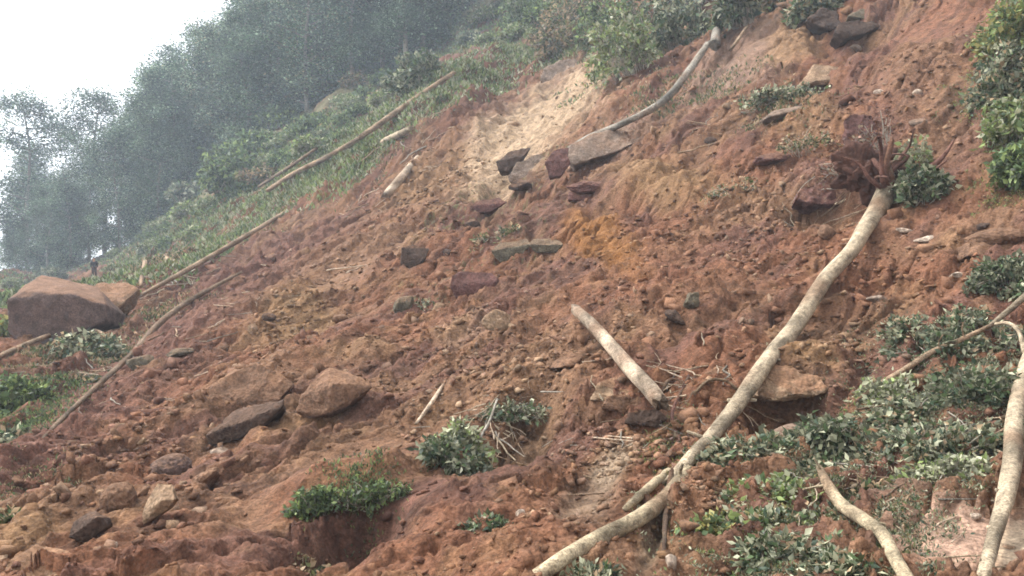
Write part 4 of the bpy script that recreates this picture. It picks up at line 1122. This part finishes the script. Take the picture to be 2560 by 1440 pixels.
# the green band between forest and slide: copies of a few bushes
protos = []
for i, (pl, hh) in enumerate([('green', .9), ('light', .8), ('dark', 1.0), ('light', .7), ('dry', .6), ('green', .8)]):
    protos.append(shrub_meshes(400 + i, 1.0, 1.0, hh, 110, 24, .17, pl, r0=.015))
band_label = {0: "mid green bush in the scrubby band between the forest and the bare slide", 1: "yellow green bush in the scrubby band between the forest and the bare slide",
 2: "dark green bush in the scrubby band between the forest and the bare slide", 3: "light green bush in the scrubby band between the forest and the bare slide",
 4: "dry brown bush in the scrubby band between the forest and the bare slide", 5: "fresh green bush in the scrubby band between the forest and the bare slide"}
rng = np.random.RandomState(77)
bx = []
line = [(0,672),(120,650),(240,640),(340,590),(440,560),(540,500),(640,440),(740,370),(840,320),(940,230),(1040,160),(1150,100),(1260,60),(1400,30)]
la = np.array(line, float)
for i in range(105):
    t = rng.uniform(0, len(line) - 1.01); k = int(t); q = la[k] + (la[k + 1] - la[k]) * (t - k)
    bx.append((q[0] + rng.randn() * 20, q[1] + rng.uniform(-60, 55), rng.randint(0, 6), rng.uniform(.5, 1.15)))
POLES = [((1135,182),(905,340)),((900,345),(672,474)),((716,528),(350,738)),((290,482),(152,584))]
def near_pole(px, py):
    for cx_, cy_ in ((450, 488), (770, 275), (75, 640)):
        if abs(px - cx_) < 55 and abs(py - cy_) < 45: return True
    for (ax, ay), (bx_, by_) in POLES:
        t = min(max(((px - ax) * (bx_ - ax) + (py - ay) * (by_ - ay)) / ((bx_ - ax) ** 2 + (by_ - ay) ** 2), 0), 1)
        dx = px - ax - t * (bx_ - ax); dy = py - ay - t * (by_ - ay)
        if abs(dx) < 60 and -12 < dy < 60: return True
    return False
hp = march([b[0] for b in bx], [b[1] for b in bx], Hmid)
first = {}
for b, p in zip(bx, hp):
    if p[1] > 110 or near_pole(b[0], b[1]): continue
    k = b[2] if b[2] != 4 or rng.rand() < .5 else 1
    s = b[3]
    if k not in first:
        t = thing("bush", band_label[k], 'bush', tuple(p), (0, 0, rng.uniform(0, 6)), "bushes")
        t["group"] = ["mid green", "yellow green", "dark green", "light green", "dry brown", "fresh green"][k] + " bushes of the scrubby band"
        obj("foliage", protos[k][0], t); obj("stems", protos[k][1], t); t.scale = (s, s, s); first[k] = t
    else:
        copy_tree(first[k], tuple(p), (0, 0, rng.uniform(0, 6)), s)

# ground cover: grass and low leaves, nobody could count it
BARE = [(c_[0], c_[1], r_) for c_, r_ in zip(march([440, 480, 770, 740, 75, 905, 640], [505, 470, 268, 292, 640, 240, 372], Hmid), [2.6, 2.6, 2.4, 2.2, 3, 2, 1.8])]
def cover(name, N, seed, sel, leaf, pals, up=.8):
    rng = np.random.RandomState(seed)
    c = march([q[0] for q in sel], [q[1] for q in sel], Hmid)
    w = np.array([q[3] for q in sel], float); k = rng.choice(len(sel), N, p=w / w.sum())
    rad = np.array([q[2] for q in sel])[k] * c[k, 1] / FPX
    # tufts
    nt_ = max(N // 14, 1); tc = rng.choice(N, nt_)
    tx = c[k[tc], 0] + rng.randn(nt_) * rad[tc]; ty = c[k[tc], 1] + rng.randn(nt_) * rad[tc] * 1.3
    j = rng.randint(0, nt_, N)
    lf = leaf * (.6 + .9 * rng.rand(N)) * np.clip(ty[j] / 14, .5, 1.9)
    x = tx[j] + rng.randn(N) * lf * 1.3; y = ty[j] + rng.randn(N) * lf * 1.3
    ok = y > 3
    for bx0, by0, br in BARE: ok &= (np.hypot(x - bx0, (y - by0) * .6) > br * rng.uniform(.7, 1.15, len(x)))
    x, y, lf, k2 = x[ok], y[ok], lf[ok], k[tc][j][ok]; n = len(x)
    z = Hmid(x, y) + rng.rand(n) * lf * .5
    d = rng.randn(n, 3) * .8; d[:, 2] = np.abs(d[:, 2]) + up
    pc = [np.array(PAL[p]) for p in pals]
    pi = np.array([q[4] for q in sel])[k2]
    col = np.stack([pc[a][rng.randint(0, len(pc[a]))] for a in pi]) * rng.uniform(.7, 1.3, n)[:, None]
    V, F, cc = leaf_mesh(np.stack([x, y, z], 1), d, lf, lf * rng.uniform(.1, .26, n), col, rng)
    obj(name, mesh(name, V, F, M_LEAF, cc), kind="stuff")
band_sel = [(q[0] + dx, q[1] + dy, 40, 2, pk) for q in line for dx, dy, pk in ((0, 0, 0), (30, 40, 1), (20, 70, 1), (-20, -40, 2), (10, 20, 2), (50, 95, 1))]
cover("ground_cover", 150000, 5, band_sel, .09, ['green', 'light', 'green'])
cover("undergrowth", 45000, 6, [(60,980,60,3,0),(150,900,60,2,1),(30,1080,60,2,0),(220,880,50,2,1),(40,1230,60,1,1),(1560,120,60,2,0),(1700,120,60,2,1),(1650,260,60,1,1),(1800,230,60,1,1),
 (900,1230,50,1,0),(1150,1150,50,1,0),(1960,250,50,1,1),(1450,100,60,2,1),(1300,110,60,1,1),(400,800,60,1,1),(1000,330,50,1,1),(500,640,80,2,1),(400,660,60,2,1),(1010,230,60,2,0)], .06, ['green', 'olive'])
cover("leaf_litter", 80000, 8, [(1880,1150,80,3,0),(2050,1130,80,3,0),(1950,1260,90,3,1),(2120,1200,80,2,0),(1850,1330,70,2,1),(2000,1400,110,3,0),(2330,1110,90,3,0),(2300,1050,130,2,2),(2000,1350,160,2,2),(2420,1000,80,3,0),
 (2330,900,80,2,0),(2200,990,50,1,0),(2480,900,60,2,0),(2180,1300,80,2,0),(2200,1410,90,1,0),(2540,480,50,1,1),(2520,250,50,2,1),(2550,120,40,1,1),(1740,1180,50,1,1),(1700,1100,50,1,1)],
 .045, ['grey', 'yellow', 'pale'], up=.3)

# fallen twigs and bark strips, stuff
rng = np.random.RandomState(9)
tw = []
sel = [(330,760,120,6),(450,700,80,5),(600,760,120,3),(1500,1080,90,2),(1780,1060,80,3),(2100,1200,200,9),(2350,1050,150,8),(2000,1380,130,5),(2120,430,70,3),(850,560,150,3),(1000,420,90,3),(1240,1050,60,3),(1700,960,60,3),(700,450,100,4),(500,600,100,4),(1800,300,80,2),(150,920,90,4),(300,1010,120,3)]
c = march([q[0] for q in sel], [q[1] for q in sel], Hmid); w = np.array([q[3] for q in sel], float)
for i in range(950):
    k = rng.choice(len(sel), p=w / w.sum()); r = sel[k][2] * c[k, 1] / FPX
    x = c[k, 0] + rng.randn() * r; y = max(c[k, 1] + rng.randn() * r, 3.4); L = rng.uniform(.1, .5) * (y / 9) ** .7
    a = rng.uniform(0, 6.28); e = np.array([math.cos(a), math.sin(a)]) * L
    xs = x + e[0] * np.linspace(0, 1, 5) + rng.randn(5) * L * .05; ys = y + e[1] * np.linspace(0, 1, 5)
    zs = Hmid(xs, ys); zs = np.interp(np.linspace(0, 1, 5), [0, 1], [zs[0], zs[-1]]) * .6 + zs.max() * .4 + .015
    r0 = L * rng.uniform(.012, .03)
    V, F = tube(np.stack([xs, ys, zs], 1), np.linspace(r0, r0 * .5, 5), 5, rough=0, caps=False)
    cl = BARK_C[['pale', 'grey', 'tan', 'brown', 'cream'][rng.randint(5)]] * rng.uniform(.6, 1.1)
    tw.append((V, F, np.tile(cl, (len(V), 1))))
V, F = merge([(t[0], t[1]) for t in tw])
obj("twig_litter", mesh("twig_litter", V, F, M_BARK, np.concatenate([t[2] for t in tw])), kind="stuff")

# ------------------------------------------------------------------ forest
def tree_meshes(seed, H, spread, pal, dens=1.0, low=.08, leafs=.175):
    rng = np.random.RandomState(seed)
    tr = catmull([(0, 0, -.5), (rng.randn() * .12, rng.randn() * .12, H * .35), (rng.randn() * .3, rng.randn() * .3, H * .7), (rng.randn() * .4, rng.randn() * .4, H)], 16)
    parts = [tube(tr, np.linspace(.16, .03, 16) * H / 11, 8, rough=.05)]
    LP = []; LC = []
    nb = int(32 * dens)
    for i in range(nb):
        f = low + (1 - low) * (i + rng.rand()) / nb
        b = tr[min(int(f * 15), 15)]
        a = rng.uniform(0, 6.28)
        L = spread * (1 - abs(f - .5) ** 1.6 * 1.5) * rng.uniform(.45, 1.15)
        e = b + np.array([math.cos(a) * L, math.sin(a) * L, L * rng.uniform(.1, .55)])
        m = (b + e) / 2 + rng.randn(3) * .15
        C = catmull([b, m, e], 7)
        parts.append(tube(C, np.linspace(.05, .012, 7), 5, rough=0, caps=False))
        for q in range(rng.randint(3, 6)):
            cc = C[rng.randint(3, 7)] + rng.randn(3) * np.array([.5, .5, .35])
            n = rng.randint(150, 250)
            rr = rng.uniform(.35, .75)
            LP.append(cc + rng.randn(n, 3) * np.array([rr, rr, rr * .9])); LC.append(np.full(n, rng.uniform(.35, 1.9)))
    LP = np.concatenate(LP); n = len(LP)
    pc = np.array(PAL[pal]); c = pc[rng.randint(0, len(pc), n)] * rng.uniform(.85, 1.15, n)[:, None]
    c = c * np.concatenate(LC)[:, None] * np.array([.8, 1.0, 1.0]) * (1 + .55 * pn3(LP * .45, seed))[:, None]
    L = leafs * rng.uniform(.6, 1.3, n)
    V, F, cc = leaf_mesh(LP, rng.randn(n, 3) * np.array([1, 1, .4]), L, L * .32, c, rng, up=1)
    Vt, Ft = merge(parts)
    return mesh("crown", V, F, M_LEAF_FAR, cc), mesh("trunk", Vt, Ft, M_BARK, bark_col(None, Vt, 'grey', seed), True)

kinds = [tree_meshes(501, 12, 2.6, 'dark'), tree_meshes(502, 13, 3.0, 'dark', 1.2), tree_meshes(503, 10, 2.6, 'green'),
         tree_meshes(504, 14, 2.4, 'dark', .9, .2), tree_meshes(505, 11, 3.2, 'grey', 1.1), tree_meshes(506, 12, 2.2, 'dark', .8, .12)]
kl = ["dark leafed tree", "broad dark tree", "lighter green tree", "tall bare stemmed tree", "grey green spreading tree", "thin gappy tree"]
firsts = {}
def plant(px, dist, k, s, label, group=None, rz=0, name="forest_tree", py=600):
    u = (px - 1280) / FPX; x = u * dist; z = float(Hmid(np.array([x]), np.array([dist]))[0])
    if k not in firsts:
        t = thing(name, label, 'tree', (x, dist, z), (0, 0, rz), group); t.scale = (s, s, s)
        obj("crown", kinds[k][0], t); obj("trunk", kinds[k][1], t); firsts[k] = t
    else:
        t = copy_tree(firsts[k], (x, dist, z), (0, 0, rz), s, label)
        if group: t["group"] = group
        elif "group" in t: del t["group"]
    return t
plant(68, 72, 1, 1.22, "leftmost large forest tree, standing out against the white sky", rz=1)
plant(92, 78, 0, 1.02, "dark tree filling out the right side of the leftmost large tree", rz=2.5)
plant(165, 80, 2, .80, "lower bushy tree between the two left skyline trees", rz=2)
plant(262, 72, 1, 1.10, "dome crowned dark tree, second large one from the left on the skyline", rz=3)
plant(335, 76, 0, 1.10, "dark tree just right of the dome crowned skyline tree", rz=4)
plant(395, 70, 3, 1.05, "tree with pointed top right of the dome crowned pair, on the skyline", rz=5)
plant(450, 72, 5, 1.35, "tall thin tree whose feathery top stands out against the white sky", rz=.4)
plant(120, 90, 0, .9, "dark tree filling the gap behind the leftmost large gappy tree", rz=1.7)
plant(200, 88, 2, .9, "green tree behind the dome crowned skyline tree, left side", rz=2.7)
plant(30, 105, 4, .8, "small pale hazy tree at the far left edge", rz=2.2)
plant(1020, 56, 3, .95, "pale bare stemmed tree at the top edge right of the hazy trees", rz=1.2)
for k_, (px, dd, kk, sc) in enumerate([(120, 68, 1, .62), (175, 66, 0, .7), (225, 70, 3, .75), (300, 64, 1, .7), (350, 66, 4, .75), (400, 62, 0, .8), (440, 64, 1, .9), (40, 70, 0, .45)]):
    plant(px, dd, kk, sc, ["broad dark tree under the leftmost gappy tree, low on the slope", "dark tree low between the two left skyline trees", "tall stemmed tree low in front of the dome crowned tree, left side",
        "broad dark tree in front of the dome crowned tree's base", "grey green tree low in front, right of the dome crowned tree", "dark tree low in front below the pointed skyline tree", "broad dark tree low in front, nearest the orange bank",
        "small dark tree lowest at the far left", "broad tree cut by the left edge, low on the slope"][k_], None, k_ * 1.3)
rng = np.random.RandomState(31)
fk = 0
for row, (d0, x0, x1, n) in enumerate([(66, 380, 640, 4), (60, 600, 1100, 8), (68, 480, 1200, 11), (77, 430, 1350, 13), (88, 440, 1500, 13), (100, 460, 1500, 10)]):
    for i in range(n):
        px = x0 + (x1 - x0) * (i + rng.uniform(.2, .8)) / n
        k = rng.randint(0, 6)
        dd = d0 + rng.uniform(-3, 3)
        plant(px, dd, k, rng.uniform(.85, 1.2), kl[k] + " in the closed hazy forest above the slide, off the white skyline", kl[k] + "s inside the forest", rng.uniform(0, 6.28))
for k_, (px, dd) in enumerate([(1280, 58), (1390, 52), (1500, 50), (1640, 44), (1800, 40), (1920, 44)]):
    plant(px, dd, [0, 2, 1, 4, 2, 0][k_], .8, "young tree behind the head of the slide at the top edge, " + ["furthest left of six", "second from left", "third from left", "fourth from left", "fifth from left", "furthest right of six"][k_], None, k_)
# bushes at the forest's foot
for k_, (px, py) in enumerate([(150, 640), (230, 610), (330, 600), (60, 660), (400, 560), (470, 520), (700, 330), (800, 270), (900, 190), (1000, 120), (1080, 70), (560, 440), (640, 400)]):
    p = at(px, py - 10)[0]
    if p[1] > 120: continue
    copy_tree(first[2 if k_ % 2 else 0] if 2 in first else first[0], tuple(p), (0, 0, k_), 1.6)

# ------------------------------------------------------------------ the far figure
def skin_mesh(name, joints, edges, radii, m, col, sub=2):
    me = bpy.data.meshes.new(name + "_cage"); me.from_pydata(joints, edges, [])
    o = bpy.data.objects.new(name + "_cage", me); COL.objects.link(o)
    md = o.modifiers.new("s", 'SKIN'); sv = me.skin_vertices[0].data
    for i, r in enumerate(radii): sv[i].radius = (r, r) if not hasattr(r, '__len__') else r
    sv[0].use_root = True
    ms = o.modifiers.new("u", 'SUBSURF'); ms.levels = sub; ms.render_levels = sub
    dg = bpy.context.evaluated_depsgraph_get(); dg.update()
    out = bpy.data.meshes.new_from_object(o.evaluated_get(dg))
    bpy.data.objects.remove(o)
    out.name = name; out.materials.clear(); out.materials.append(m)
    a = out.attributes.new("Col", 'FLOAT_COLOR', 'POINT')
    c = np.ones((len(out.vertices), 4), np.float32); c[:, :3] = col; a.data.foreach_set("color", c.ravel())
    out.polygons.foreach_set("use_smooth", np.ones(len(out.polygons), bool))
    return out
pp = at(236, 699)[0]
H0 = 56 * pp[1] / FPX / 1.72
per = thing("person", "person in dark clothes standing far off, above and right of the huge boulder", "person", tuple(pp), (0, 0, .5)); per.scale = (H0,) * 3
J = [(0,0,.95),(0,.0,1.12),(0,0,1.32),(0,0,1.44),(0,-.01,1.52),(0,-.01,1.64),(.17,0,1.38),(.21,.02,1.12),(.20,-.04,.88),(-.17,0,1.38),(-.21,.02,1.12),(-.20,-.04,.88),
     (.09,0,.88),(.10,-.01,.5),(.11,.02,.09),(.12,-.12,.04),(-.09,0,.88),(-.10,-.01,.5),(-.11,.02,.09),(-.12,-.12,.04),(.20,-.06,.79),(-.20,-.06,.79)]
E = [(0,1),(1,2),(2,3),(3,4),(4,5),(2,6),(6,7),(7,8),(2,9),(9,10),(10,11),(0,12),(12,13),(13,14),(14,15),(0,16),(16,17),(17,18),(18,19),(8,20),(11,21)]
RD = [.13,.12,.15,.06,.085,.09,.06,.045,.03,.06,.045,.03,.085,.06,.04,.035,.085,.06,.04,.035,.03,.03]
obj("body", skin_mesh("body", J, E, RD, M_SKIN, (.3, .18, .12)), per)
obj("jacket", skin_mesh("jacket", [(0,0,.86),(0,0,1.12),(0,0,1.33),(.17,0,1.38),(.21,.02,1.12),(.20,-.03,.92),(-.17,0,1.38),(-.21,.02,1.12),(-.20,-.03,.92)],
    [(0,1),(1,2),(2,3),(3,4),(4,5),(2,6),(6,7),(7,8)], [.16,.145,.17,.08,.06,.05,.08,.06,.05], M_CLOTH, (.03, .028, .03)), per)
obj("trousers", skin_mesh("trousers", [(0,0,.92),(.09,0,.86),(.10,-.01,.5),(.11,.02,.10),(-.09,0,.86),(-.10,-.01,.5),(-.11,.02,.10)],
    [(0,1),(1,2),(2,3),(0,4),(4,5),(5,6)], [.145,.105,.08,.06,.105,.08,.06], M_CLOTH, (.045, .03, .03)), per)
obj("hair", skin_mesh("hair", [(0,.02,1.62),(0,.01,1.70)], [(0,1)], [.10,.085], M_CLOTH, (.015, .012, .01)), per)

# ------------------------------------------------------------------ the misty air
lo_z = float(Z.min()) - 1; hi_z = float(Z.max()) + 16
x0, x1 = float(xf.min()) - 2, float(xf.max()) + 2; y0, y1 = float(yf.min()) - 2, float(yf.max()) + 2
hv = np.array([(x, y, z) for x in (x0, x1) for y in (y0, y1) for z in (lo_z, hi_z)])
hf = np.array([(0, 1, 3, 2), (4, 6, 7, 5), (0, 4, 5, 1), (2, 3, 7, 6), (0, 2, 6, 4), (1, 5, 7, 3)])
hm = bpy.data.materials.new("haze"); hm.use_nodes = True; t = hm.node_tree; t.nodes.clear()
out = t.nodes.new("ShaderNodeOutputMaterial"); pv = t.nodes.new("ShaderNodeVolumePrincipled")
pv.inputs["Color"].default_value = (.76, .88, 1.0, 1); pv.inputs["Density"].default_value = .0018; pv.inputs["Anisotropy"].default_value = .2
pv.inputs["Density Attribute"].default_value = ""
t.links.new(pv.outputs[0], out.inputs["Volume"])
obj("haze", mesh("haze", hv, hf, hm), kind="stuff")
